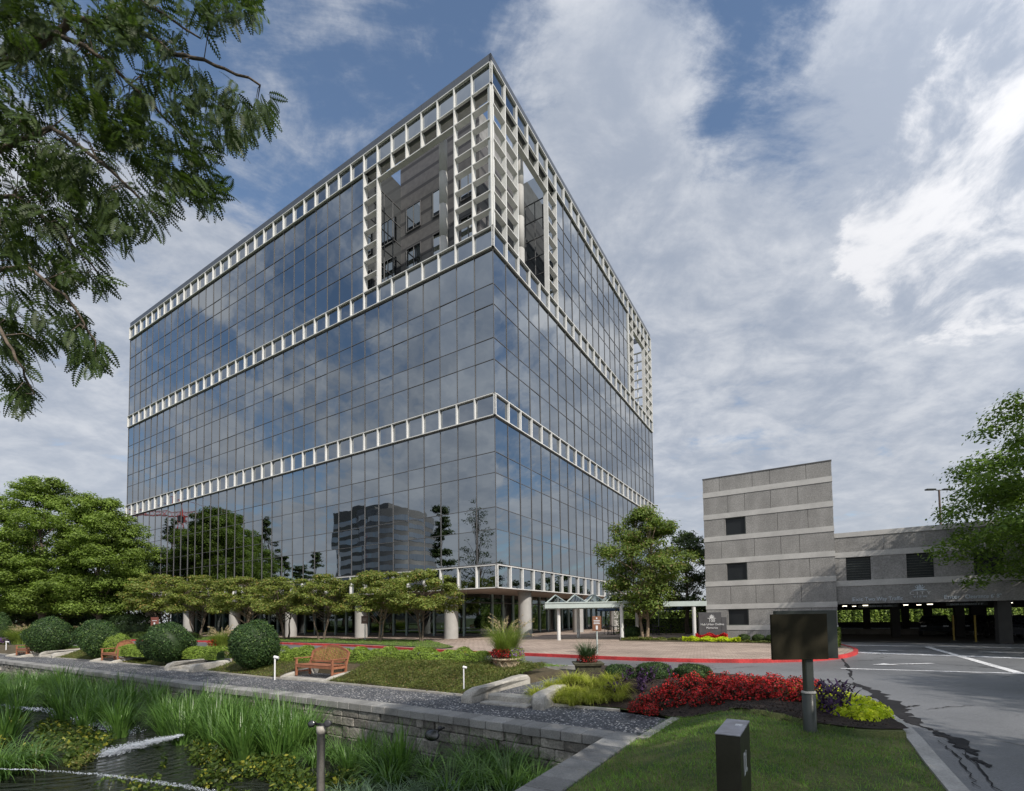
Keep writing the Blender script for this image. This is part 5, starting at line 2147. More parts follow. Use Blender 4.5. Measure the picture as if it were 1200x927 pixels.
x, y = at(745, 748, 0)
leaf_blob('dark_shrub', (x - .2, y + .3, 0), .7, .6, .45, 'l_box', 115, n=4000, leaf=.08, label='dark rounded shrub at the foot of the plaza tree', cat='shrub')

# ------------------------------------------------------------------ near flower bed
def gzv(P): return np.array([gz(a, b) for a, b in P])


def mounds(name, label, cat, spots, r0, h0, mats_, n, leaf, seed, ratio=.5, kind=None, asp=.75):
    """low rounded plants; one object, several materials"""
    rng = np.random.default_rng(seed)
    C = np.array([(x, y, gz(x, y)) for x, y in spots])
    idx = rng.integers(0, len(C), n)
    d = rng.normal(size=(n, 3)); d /= np.linalg.norm(d, axis=1, keepdims=True)
    d[:, 2] = np.abs(d[:, 2])
    sc = rng.uniform(.75, 1.2, len(C))[idx]
    rad = rng.random(n) ** .4
    P = C[idx] + d * rad[:, None] * np.stack([r0 * sc, r0 * sc, h0 * sc], 1)
    N = d + rng.normal(size=(n, 3)) * .5
    top = rad > rng.uniform(.55, .8, n)
    mi = np.where(top & (rng.random(n) < ratio), 0, 1)
    o = np_mesh(name, leaves(P, N, leaf, rng, asp), 4, [M_[k] for k in mats_], midx=mi)
    tag(o, label, cat, kind=kind)
    return o


rnd = random.Random(77)


def scatter(poly, n, mind):
    out = []
    xs, ys = [p[0] for p in poly], [p[1] for p in poly]
    t_ = 0
    while len(out) < n and t_ < 20000:
        t_ += 1
        p = (rnd.uniform(min(xs), max(xs)), rnd.uniform(min(ys), max(ys)))
        if inside(p, poly) and all(math.dist(p, q) > mind for q in out): out.append(p)
    return out


redp = [at(742, 815, -.05), at(800, 818, -.05), at(850, 821, -.0), at(900, 826, 0), at(945, 831, 0), at(962, 820, 0), at(958, 812, 0), at(880, 806, 0), at(800, 806, 0), at(745, 810, 0)]
mounds('red_begonias', 'broad bank of bright red flowers with bronze leaves beside the lawn', 'flower bed', scatter(redp, 95, .12), .17, .31, ('l_red', 'l_redleaf'), 26000, .046, 121, .6)
redq = [at(737, 824, -.1), at(768, 826, -.1), at(768, 818, -.1), at(740, 816, -.1)]
mounds('red_begonias', 'small clump of orange-red flowers next to the golden grass', 'flower bed', scatter(redq, 9, .12), .13, .22, ('l_red', 'l_redleaf'), 3200, .03, 122, .6)
limep = [at(966, 815, 0), at(1010, 832, 0), at(1046, 849, 0), at(1030, 853, 0), at(985, 845, 0), at(955, 838, 0), at(880, 803, 0), at(905, 800, 0)]
limep = [(5.15, 10.3), (5.9, 9.6), (5.85, 8.3), (5.35, 7.35), (4.95, 6.95), (4.65, 7.3), (4.9, 8.6)]
mounds('lime_vine', 'bright lime yellow trailing plants along the kerb', 'plant bed', scatter(limep, 60, .13), .2, .17, ('l_lime', 'l_lime'), 12000, .055, 123)


def purple(label, spots, seed, n=400, h=.42):
    rng = np.random.default_rng(seed)
    C = np.array([(x, y, gz(x, y)) for x, y in spots])
    k = len(C) * n // 10
    idx = rng.integers(0, len(C), k)
    base = C[idx] + np.column_stack([rng.normal(size=k) * .07, rng.normal(size=k) * .07, rng.random(k) * h])
    L = rng.uniform(.12, .22, k)
    join_ribbon_mesh('purple_heart', base, rng.uniform(0, 6.28, k), L, np.full(k, .036), rng, M_['l_purple'], 1.3, 3, .9, label=label, category='plant bed')


_j = join_ribbon_mesh


def join_ribbon_mesh(*a, label=None, category=None, kind=None, group=None, **k):
    o = _j(*a, **k)
    return tag(o, label, category, group, kind)


purple('dark purple pointed leaves around the sign post', scatter([(4.4, 7.1), (4.8, 7.15), (5.45, 8.3), (5.05, 8.5)], 9, .14), 131, 360, .42)
purple('dark purple pointed leaves between golden grass and red flowers', scatter([at(705, 812, -.1), at(760, 812, -.1), at(800, 804, 0), at(740, 800, 0), at(705, 802, 0)], 8, .2), 132, 300, .36)

# golden grass by the steps
def tuft_mesh(name, mtl, n, L, W, seed, spread=.06, bend=1.5, lift=1.25, parent=None, **kw):
    rng = np.random.default_rng(seed)
    a = rng.uniform(0, 6.28, n)
    r = spread * np.sqrt(rng.random(n))
    base = np.column_stack([r * np.cos(a), r * np.sin(a), np.zeros(n)])
    return join_ribbon_mesh(name, base, a + rng.normal(size=n) * .5, L * rng.uniform(.55, 1.15, n), np.full(n, W), rng, mtl, bend, 5, lift, parent=parent, **kw)


ggp = [at(628, 822, -.3), at(722, 827, -.3), at(728, 812, -.15), at(722, 803, -.05), at(650, 800, -.05), at(630, 808, -.1)]
spots = scatter(ggp, 22, .24)
glab = 'arching golden yellow grass tuft in the bed beside the steps'
pr_ = tuft_mesh('golden_grass', M_['l_yellowgrass'], 300, .42, .011, 141, .1, 1.9, 1.2)
for i, p in enumerate(spots):
    o = pr_ if i == 0 else pr_.copy()
    if i: COL.objects.link(o)
    o.location = (p[0], p[1], gz(p[0], p[1]))
    o.rotation_euler = (0, 0, i * 2.4)
    s = rnd.uniform(.9, 1.25)
    o.scale = (s, s, s)
    tag(o, glab, 'grass tuft', 'golden grass tufts beside the steps')

# groundcover on the berm and lawn blades
def ground_stuff(name, n, poly, lm, leaf, hmin, hmax, seed, zf, asp=.25, patchy=False):
    rng = np.random.default_rng(seed)
    xs, ys = [p[0] for p in poly], [p[1] for p in poly]
    pts = []
    while len(pts) < n:
        x, y = rng.uniform(min(xs), max(xs)), rng.uniform(min(ys), max(ys))
        if patchy and math.sin(x * 2.3 + 1) * math.sin(y * 2.9) + .5 * math.sin(x * 5.1 + y * 4.3) < -.15: continue
        if inside((x, y), poly): pts.append((x, y))
    P = np.array(pts)
    z = np.array([zf(a, b) for a, b in pts]) + rng.uniform(hmin, hmax, n)
    N = rng.normal(size=(n, 3)) * .8 + np.array([0, 0, .5])
    return np_mesh(name, leaves(np.column_stack([P, z]), N, leaf, rng, asp), 4, M_[lm], kind='stuff')


def strip_stuff(name, s0, s1, u0, u1, n, lm, leaf, h, seed, z0=0.0, asp=.3):
    """leaves over the berm between path parameter rows s0..s1 and cross parameter u0..u1"""
    rng = np.random.default_rng(seed)
    i = rng.uniform(s0 * (len(rows) - 1), s1 * (len(rows) - 1), n).astype(int)
    u = rng.uniform(u0, u1, n)
    out, keep = [], []
    for a, b in zip(i, u):
        p, s = rows[a]
        x, y = p[0] + UY.x * s * b + rng.uniform(-.2, .2) * UX.x, p[1] + UY.y * s * b + rng.uniform(-.2, .2) * UX.y
        bad = False
        for st in STEPS:
            lx, ly = to_loc((x, y), st)
            if abs(lx) < .95 and ly > -1: bad = True
        for b_ in BENCH:
            lx, ly = to_loc((x, y), b_)
            if abs(lx) < 1.4 and ly < 1.15: bad = True
        if bad: continue
        out.append((x, y, berm_z(b, None) + z0 + h * rng.random() ** .8 * (.55 + .45 * math.sin(x * 1.9) * math.sin(y * 2.3))))
    P = np.array(out)
    N = rng.normal(size=P.shape) * .7 + np.array([0, 0, .8])
    return np_mesh(name, leaves(P, N, leaf, rng, asp), 4, M_[lm], kind='stuff')


NRW = len(rows)
# find row index nearest to a px
def row_at(px, py):
    p = at(px, py, ZP)
    return min(range(NRW), key=lambda k: math.dist(rows[k][0], p)) / (NRW - 1)


strip_stuff('juniper_groundcover', row_at(388, 801), 1.0, .03, .66, 80000, 'l_juniper', .06, .30, 151)
strip_stuff('berm_groundcover', row_at(60, 770), row_at(388, 801), .03, .42, 70000, 'l_juniper', .06, .10, 152)
strip_stuff('berm_grass', row_at(0, 766), 1.0, .35, 1.0, 40000, 'l_turf', .07, .07, 153)

# lawn blades
rng = np.random.default_rng(160)
n = 150000
k = rng.integers(0, len(LBp), n)
A = np.array(LBp)[:, :4]
okm = (A[k, 1] > 2.2)
k = k[okm]; n = len(k)
u = rng.uniform(0, .985, n)
X = A[k, 0] + (A[k, 2] - A[k, 0]) * u + rng.uniform(-.07, .07, n)
Yy = A[k, 1] + (A[k, 3] - A[k, 1]) * u + rng.uniform(-.07, .07, n)
g_ = np.array([(not inside((a, b), BEDP)) for a, b in zip(X, Yy)])
bald = (np.sin(X * 2.1 + 1) * np.sin(Yy * 1.7) > .45) & (rng.random(n) < .6)
g_ &= ~bald
X, Yy = X[g_], Yy[g_]
# heights interpolated on a coarse lattice
gx = {}
Z = np.empty(len(X))
for i, (a, b) in enumerate(zip(X, Yy)):
    key = (round(a * 8), round(b * 8))
    if key not in gx: gx[key] = gz(key[0] / 8, key[1] / 8)
    Z[i] = gx[key]
base = np.column_stack([X, Yy, Z - .012])
join_ribbon_mesh('lawn_grass', base, rng.uniform(0, 6.28, len(X)), rng.uniform(.04, .095, len(X)), np.full(len(X), .0058), rng, M_['l_turf'], 1.1, 2, 1.2, kind='stuff')
# verge grass, mulch bits and gravel stones
P = []
vp = gi + [(tail[0] + .5, tail[1] + .9)] + strip_back[::-1]
vp = [p for p in vp if p[0] > -60]
ground_stuff('verge_grass', 26000, vp, 'l_turf', .09, .05, .1, 161, lambda a, b: 0)
rng = np.random.default_rng(162)
bp = [p for p in [at(786, 839.5, -.33), (3.28, 8.75), (3.85, 7.75), (4.1, 7.0), (4.45, 6.65), (4.95, 6.6), (5.2, 7.2), (5.8, 8.5), (6.1, 9.9), (5.9, 11.2), (5.0, 12.5), (3.2, 13.9), (1.86, 10.6)]]
pts = []
while len(pts) < 7000:
    x, y = rng.uniform(1.8, 6.5), rng.uniform(6.2, 13)
    if inside((x, y), bp): pts.append((x, y, gz(x, y) + rng.uniform(0, .03)))
np_mesh('mulch_chips', leaves(np.array(pts), rng.normal(size=(7000, 3)) * .5 + np.array([0, 0, 1]), .055, rng, .35), 4, M_['mulch'], kind='stuff')

# ------------------------------------------------------------------ steps with curved cheek walls, bench pads
slab_l = ['curved stone cheek walls and two steps leading from the path to the road, nearest ones', 'curved stone steps between the two round boxwoods left of the plume grass pot', 'small curved stone steps near the far left boxwood']
for i, st in enumerate(STEPS):
    root = thing('garden_steps', slab_l[i], 'steps', (st[0], st[1], ZP), TH)
    hw = .66
    m = MB(); m.box(-hw, hw, -.05, .28, -.3, .05, .02); m.build('step', M_['curbstone'], root)
    m = MB(); m.box(-hw, hw, .28, .62, -.3, .19, .03); m.build('step', M_['curbstone'], root)
    m = MB(); m.box(-hw, hw, .62, 3.9, -.2, .175); m.build('landing', M_['gravel'], root)
    for s in (-1, 1):
        m = MB()
        prof = [(-.14, -.3), (-.14, .16), (-.06, .28), (.12, .36), (.7, .38), (1.3, .40), (1.8, .44), (2.25, .44), (2.4, .34), (2.4, -.3)]
        if s == 1: prof = [(a * .62, b * .85) for a, b in prof]
        v0 = [(s * hw + (0 if s > 0 else -.3), a, b) for a, b in prof]
        v1 = [(s * hw + (.3 if s > 0 else 0), a, b) for a, b in prof]
        flare = lambda p: (p[0] + s * max(0, .25 - p[1]) ** 1.5 * .9, p[1], p[2])
        v0, v1 = [flare(p) for p in v0], [flare(p) for p in v1]
        n_ = len(prof)
        m.add(v0 + v1, [tuple(range(n_))[::-1], tuple(range(n_, 2 * n_))] + [(k_, (k_ + 1) % n_, (k_ + 1) % n_ + n_, k_ + n_) for k_ in range(n_)])
        o = m.build('cheek_wall', M_['curbstone'], root)
        bv = o.modifiers.new('bevel', 'BEVEL'); bv.width = .05; bv.segments = 3; bv.limit_method = 'ANGLE'
for i, b_ in enumerate(BENCH):
    root = thing('bench_pad', ['pale stone pad with rounded kerbs under the nearest bench', 'pale stone pad with rounded kerbs under the middle bench', 'pale stone pad with rounded kerbs under the far left bench'][i], 'paving', (b_[0], b_[1], ZP), TH)
    m = MB(); m.box(-1.12, 1.12, -.42, -.1, -.2, .045, .015); m.build('sill', M_['curbstone'], root)
    m = MB(); m.box(-1.12, 1.12, -.1, 1.0, -.2, .03); m.build('pad', M_['gravel'], root)
    for s in (-1, 1):
        m = MB()
        prof = [(-.42, -.2), (-.42, .05), (-.2, .13), (.2, .2), (.8, .26), (1.1, .26), (1.1, -.2)]
        v0 = [(s * 1.12 + (0 if s > 0 else -.2), a, b) for a, b in prof]
        v1 = [(s * 1.12 + (.2 if s > 0 else 0), a, b) for a, b in prof]
        n_ = len(prof)
        m.add(v0 + v1, [tuple(range(n_))[::-1], tuple(range(n_, 2 * n_))] + [(k_, (k_ + 1) % n_, (k_ + 1) % n_ + n_, k_ + n_) for k_ in range(n_)])
        o = m.build('kerb_stone', M_['curbstone'], root)
        bv = o.modifiers.new('bevel', 'BEVEL'); bv.width = .04; bv.segments = 2; bv.limit_method = 'ANGLE'

# ------------------------------------------------------------------ benches
def make_bench():
    b = thing('garden_bench', 'curved-back wooden bench nearest the camera, sunlit, slats clearly visible', 'bench', (0, 0, 0), TH, 'wooden benches along the gravel path')
    W_, D_ = 2.02, .62
    hw = W_ / 2
    for s in (-1, 1):
        m = MB(); m.box(s * hw - .035, s * hw + .035, 0, .07, 0, .62, .006); m.build('leg', M_['teak'], b)
        m = MB()
        m.beam((s * hw, D_ - .04, 0), (s * hw, D_ - .03, .42), .07, .07)
        m.beam((s * hw, D_ - .03, .40), (s * hw, D_ + .11, .86), .065, .065)
        m.build('leg', M_['teak'], b)
        m = MB()
        m.box(s * hw - .045, s * hw + .045, -.05, D_ + .03, .62, .655, .008)
        m.build('armrest', M_['teak'], b)
        m = MB()
        m.box(s * hw - .02, s * hw + .02, .07, D_ - .07, .30, .38)
        m.box(s * hw - .02, s * hw + .02, .07, D_ - .07, .13, .18)
        m.build('side_rail', M_['teak'], b)
    m = MB()
    for k_ in range(6):
        y0 = .0 + k_ * .095
        m.box(-hw + .04, hw - .04, y0, y0 + .075, .405, .43, .004)
    m.box(-hw + .036, hw - .036, .01, .05, .31, .40)
    m.box(-hw + .036, hw - .036, D_ - .08, D_ - .04, .31, .40)
    m.build('seat', M_['teak'], b)
    m = MB()
    yb = lambda z: D_ - .03 + (z - .42) * .31
    m.beam((-hw + .03, yb(.5), .5), (hw - .03, yb(.5), .5), .03, .06)
    arc = []
    for k_ in range(17):
        x = -hw + W_ * k_ / 16
        z = .84 + .22 * math.cos(x / hw * math.pi / 2) ** .8
        arc.append((x, z))
    for (xa, za), (xb, zb_) in zip(arc[:-1], arc[1:]): m.beam((xa, yb(za), za), (xb, yb(zb_), zb_), .04, .075)
    n_ = 25
    for k_ in range(n_):
        x = -hw + .07 + (W_ - .14) * k_ / (n_ - 1)
        zt_ = .82 + .22 * math.cos(x / hw * math.pi / 2) ** .8
        m.beam((x, yb(.52), .52), (x, yb(zt_), zt_), .028, .014)
    m.build('backrest', M_['teak'], b)
    return b


bench = make_bench()
bench.location = (*BENCH[0], ZP + .045)
copy_tree(bench, (*BENCH[1], ZP + .045), TH, 'middle wooden bench between two round boxwoods, seen from its side')
copy_tree(bench, (*BENCH[2], ZP + .045), TH, 'far left wooden bench half hidden behind a round boxwood')

# ------------------------------------------------------------------ small white path lights
pl = thing('path_light', 'short white path light beside the left end of the nearest bench', 'lamp', (0, 0, 0), 0, 'white path lights')
m = MB(); m.tube([(0, 0, -.1), (0, 0, .50)], .019, 10); m.build('post', M_['lightpost'], pl)
m = MB(); m.tube([(-.02, 0, .515), (.09, 0, .49)], [.038, .034], 12); m.build('lamp_head', M_['lightpost'], pl)
for i, (px, pt_, pb, lb) in enumerate([(322, 768, 794, None), (206.5, 762.5, 775, 'white path light beside the steps right of the second boxwood'), (111, 757.5, 771, 'white path light left of the middle bench'), (56, 753.5, 765, 'white path light by the steps near the far left boxwood'),
                                    (7, 751, 764, 'leftmost white path light near the far bench'), (543.5, 780, 803, 'white path light in the juniper beside the nearest steps')]):
    z_ = -.3 if i != 5 else -.05
    x, y = at(px, pb, z_)
    s = max(.8, (pb - pt_) * y / F / .56)
    if i == 0:
        pl.location = (x, y, z_); pl.scale = (s,) * 3
    else: copy_tree(pl, (x, y, z_), .3 * i - (1.6 if i == 5 else 0), lb, s)

# ------------------------------------------------------------------ planters
def planter(label, loc, r, h, mt, square=False):
    p = thing('planter', label, 'planter', loc)
    m = MB()
    if square:
        n_ = 4
        for (z0, r0, z1, r1) in ((0, r * .72, h * .86, r * .92), (h * .86, r * 1.05, h, r * 1.12)):
            a = [(sx_ * r0, sy_ * r0, z0) for sx_, sy_ in ((-1, -1), (1, -1), (1, 1), (-1, 1))]
            c = [(sx_ * r1, sy_ * r1, z1) for sx_, sy_ in ((-1, -1), (1, -1), (1, 1), (-1, 1))]
            m.add(a + c, [(0, 3, 2, 1), (4, 5, 6, 7)] + [(k_, (k_ + 1) % 4, (k_ + 1) % 4 + 4, k_ + 4) for k_ in range(4)])
    else:
        m.lathe([(0, 0), (r * .68, 0), (r * .72, .05), (r * .70, .08), (r * .92, h * .86), (r * 1.0, h * .88), (r * 1.05, h * .93), (r * 1.0, h), (r * .88, h), (r * .86, h * .93), (0, h * .93)], 32)
    m.build('pot', mt, p)
    # woven relief
    m = MB()
    if not square:
        for k_ in range(12):
            for s in (-1, 1):
                pts = []
                for j_ in range(6):
                    f = j_ / 5
                    a = 2 * math.pi * k_ / 12 + s * f * .5
                    rr_ = r * (.70 + .22 * f) + .004
                    pts.append((rr_ * math.cos(a), rr_ * math.sin(a), .08 + (h * .78 - .08) * f))
                m.tube(pts, .011, 5)
    else:
        for sd_ in range(4):
            for k_ in range(-3, 4):
                for s in (-1, 1):
                    pts = []
                    for f in (0, .5, 1):
                        x_ = (k_ / 3.4 + s * (f - .5) * .3)
                        if abs(x_) > .97: x_ = math.copysign(.97, x_)
                        ha = r * (.72 + .2 * f * .9)
                        pts.append((x_ * ha, -(ha + .002), h * (.06 + .76 * f)))
                    m.T = Matrix.Rotation(sd_ * math.pi / 2, 4, 'Z')
                    m.tube(pts, .010, 4)
        m.T = None
    m.build('lattice_relief', mt, p)
    m = MB(); m.lathe([(0, h * .9), (r * .86, h * .9)], 20); m.build('soil', M_['mulch'], p)
    return p


def plumes(root_loc, n, H, seed, label, cat='grass', spread=.14, pl_n=26, lm='l_pot', W=.008, bend=1.5, arch=1.0, scale_pl=1.0):
    g = thing('ornamental_grass', label, cat, root_loc)
    tuft_mesh('blades', M_[lm], n, H, W, seed, spread, bend, 1.3, parent=g)
    if pl_n:
        rng = np.random.default_rng(seed + 1)
        st, hd = [], []
        P, N = [], []
        m = MB()
        rd = random.Random(seed)
        for k_ in range(pl_n):
            a = rd.uniform(0, 6.28)
            l_ = H * rd.uniform(.95, 1.3) * scale_pl
            pts = []
            p = Vector((0, 0, 0))
            el = rd.uniform(1.15, 1.5)
            bd = rd.uniform(.9, 2.0) * arch
            for j_ in range(9):
                pts.append(p.copy())
                e = el - bd * (j_ / 8) ** 2.2
                p = p + Vector((math.cos(a) * math.cos(e), math.sin(a) * math.cos(e), math.sin(e))) * l_ / 8
            m.tube(pts, .0035, 4, cap=False)
            for j_ in range(40):
                f = rd.uniform(5.6, 7.99)
                q_ = pts[int(f)].lerp(pts[min(8, int(f) + 1)], f - int(f))
                P.append(tuple(q_ + Vector([rd.gauss(0, .016) for _ in range(3)])))
        m.build('stems', M_[lm], g)
        P = np.array(P)
        np_mesh('plumes', leaves(P, rng.normal(size=P.shape), .05, rng, .3), 4, M_['l_plume'], g)
    return g


def flower_ring(name, label, loc, r0, r1, h, seed, n, mats_, leaf=.045, a0=0, a1=6.28, cat='flowers', ratio=.5):
    rng = np.random.default_rng(seed)
    a = rng.uniform(a0, a1, n)
    r = rng.uniform(r0, r1, n)
    z = h * rng.random(n) - .25 * h * (r > .9 * r1)
    P = np.column_stack([r * np.cos(a), r * np.sin(a), z])
    mi = np.where((z > h * .3) & (rng.random(n) < ratio), 0, 1)
    o = np_mesh(name, leaves(P, rng.normal(size=(n, 3)) + np.array([0, 0, .5]), leaf, rng, .7), 4, [M_[k_] for k_ in mats_], midx=mi)
    o.location = loc
    return tag(o, label, cat)


x, y = at(593.5, 790, -.12)
pz = -.12
h1 = 17 * y / F
planter('cream woven stone pot at the top of the nearest steps', (x, y, pz), 16.5 * y / F, h1 + .06, M_['pot_cream'])
T1 = (x, y, pz + h1 + .03)
plumes((x, y, T1[2]), 1200, 1.3, 171, 'tall green grass with tan plumes in the cream pot', spread=.22, pl_n=30, W=.010, bend=.95, arch=1.0)
flower_ring('red_flowers', 'red flowers spilling over the left front of the cream pot', (x, y, T1[2] - .02), .16, .5, .34, 172, 1500, ('l_red', 'l_redleaf'), .05, 3.0, 5.0)
flower_ring('violet_flowers', 'violet flowers and green leaves at the right of the cream pot', (x, y, T1[2] - .02), .2, .6, .38, 173, 1300, ('l_violet', 'l_pot'), .045, 5.1, 6.6, ratio=.35)
x, y = at(689, 795, -.12)
h2 = 17.5 * y / F
planter('dark mossy square planter at the road beside the golden grass', (x, y, pz), 15.5 * y / F, h2 + .03, M_['pot_dark'], True)
plumes((x, y, pz + h2), 460, .72, 175, 'dark spiky green grass in the mossy square planter', spread=.12, pl_n=0, lm='l_potdark', W=.016, bend=.9)
flower_ring('red_flowers', 'dark red flowers around the foot of the grass in the mossy planter', (x, y, pz + h2 - .02), .1, .34, .26, 176, 1300, ('l_red', 'l_redleaf'), .04, ratio=.4)
x, y = at(260, 771, -.1)
h3 = 12 * y / F
planter('pale stone pot beside the second boxwood across from the round shrub', (x, y, -.1), 13 * y / F, h3, M_['pot_cream'])
plumes((x, y, -.1 + h3), 800, 1.0, 177, 'pale plume grass in the pot between the two nearest boxwoods', spread=.25, pl_n=55, W=.014, bend=1.2, arch=1.1)
flower_ring('red_flowers', 'pink-red flowers at the left of the pot between the boxwoods', (x, y, -.1 + h3), .2, .62, .4, 178, 1000, ('l_red', 'l_pot'), .06, 2.6, 4.6)
x, y = at(32, 755, 0)
plumes((x, y, 0), 1600, 1.7, 179, 'large pale plume grass clump at the far left edge', spread=.9, pl_n=120, W=.03, bend=1.3, arch=1.1)
flower_ring('violet_flowers', 'violet flowers left of the large pale plume grass', (x - 1.6, y - .6, 0), .1, .9, .6, 180, 900, ('l_violet', 'l_juniper'), .12, ratio=.6)
x, y = at(105, 752, 0)
plumes((x, y, 0), 500, 1.6, 181, 'plume grass peeping over the boxwood left of the middle bench', spread=.6, pl_n=50, W=.02, bend=1.3, arch=1.2)
x, y = facade_off(222, 2.2)
bed_patch('yellow_bedding', 'small bright yellow bedding patch by the far left building column', 'plant bed', [(x - 2, y + .4), (x + 2, y - 1.6), (x + 2.3, y - 1.1), (x - 1.7, y + 1.0)], .05, .3, 'l_lime', 1400, .1, 182)

# ------------------------------------------------------------------ cafe tables with umbrellas
def cafe():
    u_ = thing('patio_umbrella', 'navy patio umbrella nearest the canopy posts', 'umbrella', (0, 0, 0), 0, 'navy umbrellas on the cafe terrace')
    m = MB()
    n_ = 8
    v = [(0, 0, 2.75)] + [(1.45 * math.cos(2 * math.pi * k_ / n_), 1.45 * math.sin(2 * math.pi * k_ / n_), 2.28) for k_ in range(n_)] + [(1.45 * math.cos(2 * math.pi * k_ / n_), 1.45 * math.sin(2 * math.pi * k_ / n_), 2.12) for k_ in range(n_)]
    m.add(v, [(0, 1 + k_, 1 + (k_ + 1) % n_) for k_ in range(n_)] + [(1 + k_, 9 + k_, 9 + (k_ + 1) % n_, 1 + (k_ + 1) % n_) for k_ in range(n_)])
    m.build('canopy', M_['umbrella'], u_)
    m = MB(); m.tube([(0, 0, 0), (0, 0, 2.75)], .025, 8); m.build('pole', M_['canopy_metal'], u_)
    tb = thing('cafe_table', 'dark round cafe table under the umbrella nearest the canopy posts', 'table', (0, 0, 0), 0, 'dark cafe tables')
    m = MB(); m.lathe([(.06, .70), (.5, .70), (.5, .74), (.06, .74)], 20); m.build('tabletop', M_['furniture'], tb)
    m = MB(); m.lathe([(.3, 0), (.3, .03), (.05, .06), (.05, .7)], 12); m.build('pedestal', M_['furniture'], tb)
    ch = thing('cafe_chair', 'dark cafe chair on the terrace, leftmost', 'chair', (0, 0, 0), 0, 'dark cafe chairs')
    m = MB(); m.box(-.22, .22, -.22, .22, .43, .46, .008); m.build('seat', M_['furniture'], ch)
    m = MB()
    for k_ in range(5): m.box(-.2 + k_ * .095, -.18 + k_ * .095, .2, .22, .46, .86)
    m.box(-.22, .22, .195, .225, .84, .9)
    m.build('backrest', M_['furniture'], ch)
    for sx_ in (-1, 1):
        for sy_ in (-1, 1):
            m = MB(); m.box(sx_ * .2 - .015, sx_ * .2 + .015, sy_ * .2 - .015, sy_ * .2 + .015, 0, .43); m.build('leg', M_['furniture'], ch)
    return u_, tb, ch


U, TB, CH = cafe()
ul = [(719, 42.5), (747, 44), (772, 40.5), (794, 44)]
ulab = ['navy umbrella left of the canopy post, darkest in shade', 'navy umbrella just right of the canopy post', 'pale edged navy umbrella right of the plaza tree trunk', 'rightmost navy umbrella before the hedge']
k_c = 0
for i, (px, Y) in enumerate(ul):
    x = atY(px, 735, Y).x
    if i == 0: U.location = (x, Y, 0); TB.location = (x, Y, 0); U['label'] = ulab[0]
    else:
        copy_tree(U, (x, Y, 0), .3 * i, ulab[i]); copy_tree(TB, (x, Y, 0), 0, 'dark round cafe table below the %s navy umbrella' % ['', 'second', 'third, pale edged', 'rightmost'][i])
    for j_ in range(3):
        a = 2.1 * j_ + i
        cl_ = ['front', 'left-hand', 'right-hand'][j_]
        lab = '%s dark cafe chair under the %s umbrella' % (cl_, ['leftmost navy', 'second navy', 'pale edged third navy', 'rightmost navy'][i])
        if k_c == 0: CH.location = (x + .8 * math.cos(a), Y + .8 * math.sin(a), 0); CH.rotation_euler = (0, 0, a - math.pi / 2); CH['label'] = lab
        else: copy_tree(CH, (x + .8 * math.cos(a), Y + .8 * math.sin(a), 0), a - math.pi / 2, lab)
        k_c += 1

#PART5
# ------------------------------------------------------------------ pond plants
def clump(name, label, cat, mtl, n, L, W, seed, spread, bend, lift, group):
    o = tuft_mesh(name, M_[mtl], n, L, W, seed, spread, bend, lift)
    return tag(o, label, cat, group)


IR = [clump('iris_clump', 'upright sword-leaved iris clump in the pond', 'water plant', 'l_sedge', 100, 1.2, .032, 201 + k_, .16, .6, 1.36, 'iris clumps in the pond') for k_ in range(2)]
SE = [clump('sedge_clump', 'arching green sedge clump in the pond', 'water plant', 'l_sedge', 150, 1.15, .021, 204 + k_, .16, 2.2, 1.32, 'sedge clumps in the pond') for k_ in range(2)]
BS = [clump('blue_sedge_clump', 'low grey-green sedge clump at the foot of the pond wall', 'water plant', 'l_sedge_blue', 130, .85, .020, 207 + k_, .2, 2.3, 1.25, 'grey-green sedge clumps in the pond') for k_ in range(2)]
rnd = random.Random(209)
used_ = set()


def put(kind, px, py, s, z=ZW):
    src = rnd.choice(kind)
    x, y = at(px, py, z)
    if src.name not in used_:
        used_.add(src.name)
        o = src
    else:
        o = src.copy()
        COL.objects.link(o)
    o.location = (x, y, z - .03)
    o.rotation_euler = (0, 0, rnd.uniform(0, 6.28))
    o.scale = (s, s, s * rnd.uniform(.9, 1.1))
    return o


for px, py, s in [(212, 872, 1.0), (196, 866, .9), (228, 870, .95), (286, 893, 1.15), (275, 886, 1.0), (326, 894, 1.1), (341, 890, 1.0), (312, 888, .9), (470, 912, .85), (455, 905, .8), (428, 893, .7), (8, 870, 1.0), (410, 912, .6), (140, 864, 1.0), (75, 850, 1.1), (100, 855, 1.0), (250, 878, .9), (352, 882, .9)]: put(IR, px, py, s)
poly = [(-20, 795), (120, 812), (240, 838), (330, 858), (370, 872), (350, 880), (250, 872), (130, 852), (60, 842), (-20, 838)]
c_ = 0
while c_ < 120:
    px, py = rnd.uniform(-20, 370), rnd.uniform(795, 880)
    if not inside((px, py), poly): continue
    put(IR if rnd.random() < .35 else SE, px, py, rnd.uniform(.75, 1.1))
    c_ += 1
for px, py, s in [(560, 930, .95), (590, 915, .95), (612, 905, .9), (575, 900, .85), (530, 940, .9), (640, 895, .75), (600, 935, 1.0), (545, 905, .8), (455, 925, .9), (500, 915, .8), (440, 905, .8), (420, 900, .7), (20, 905, .9), (45, 900, .8), (-5, 915, 1.0), (370, 898, .7), (395, 893, .75), (660, 890, .6), (628, 925, .85)]: put(SE, px, py, s)
for px, py, s in [(420, 955, .9), (450, 960, .9), (480, 950, .85), (510, 960, .95), (540, 965, .9), (570, 960, .85), (430, 935, .7), (465, 945, .8), (500, 940, .75), (400, 948, .7), (595, 955, .8), (525, 950, .8)]: put(BS, px, py, s)


def at_poly(pl_, z): return [at(a, b, z) for a, b in pl_]


def wz(a, b): return ZW


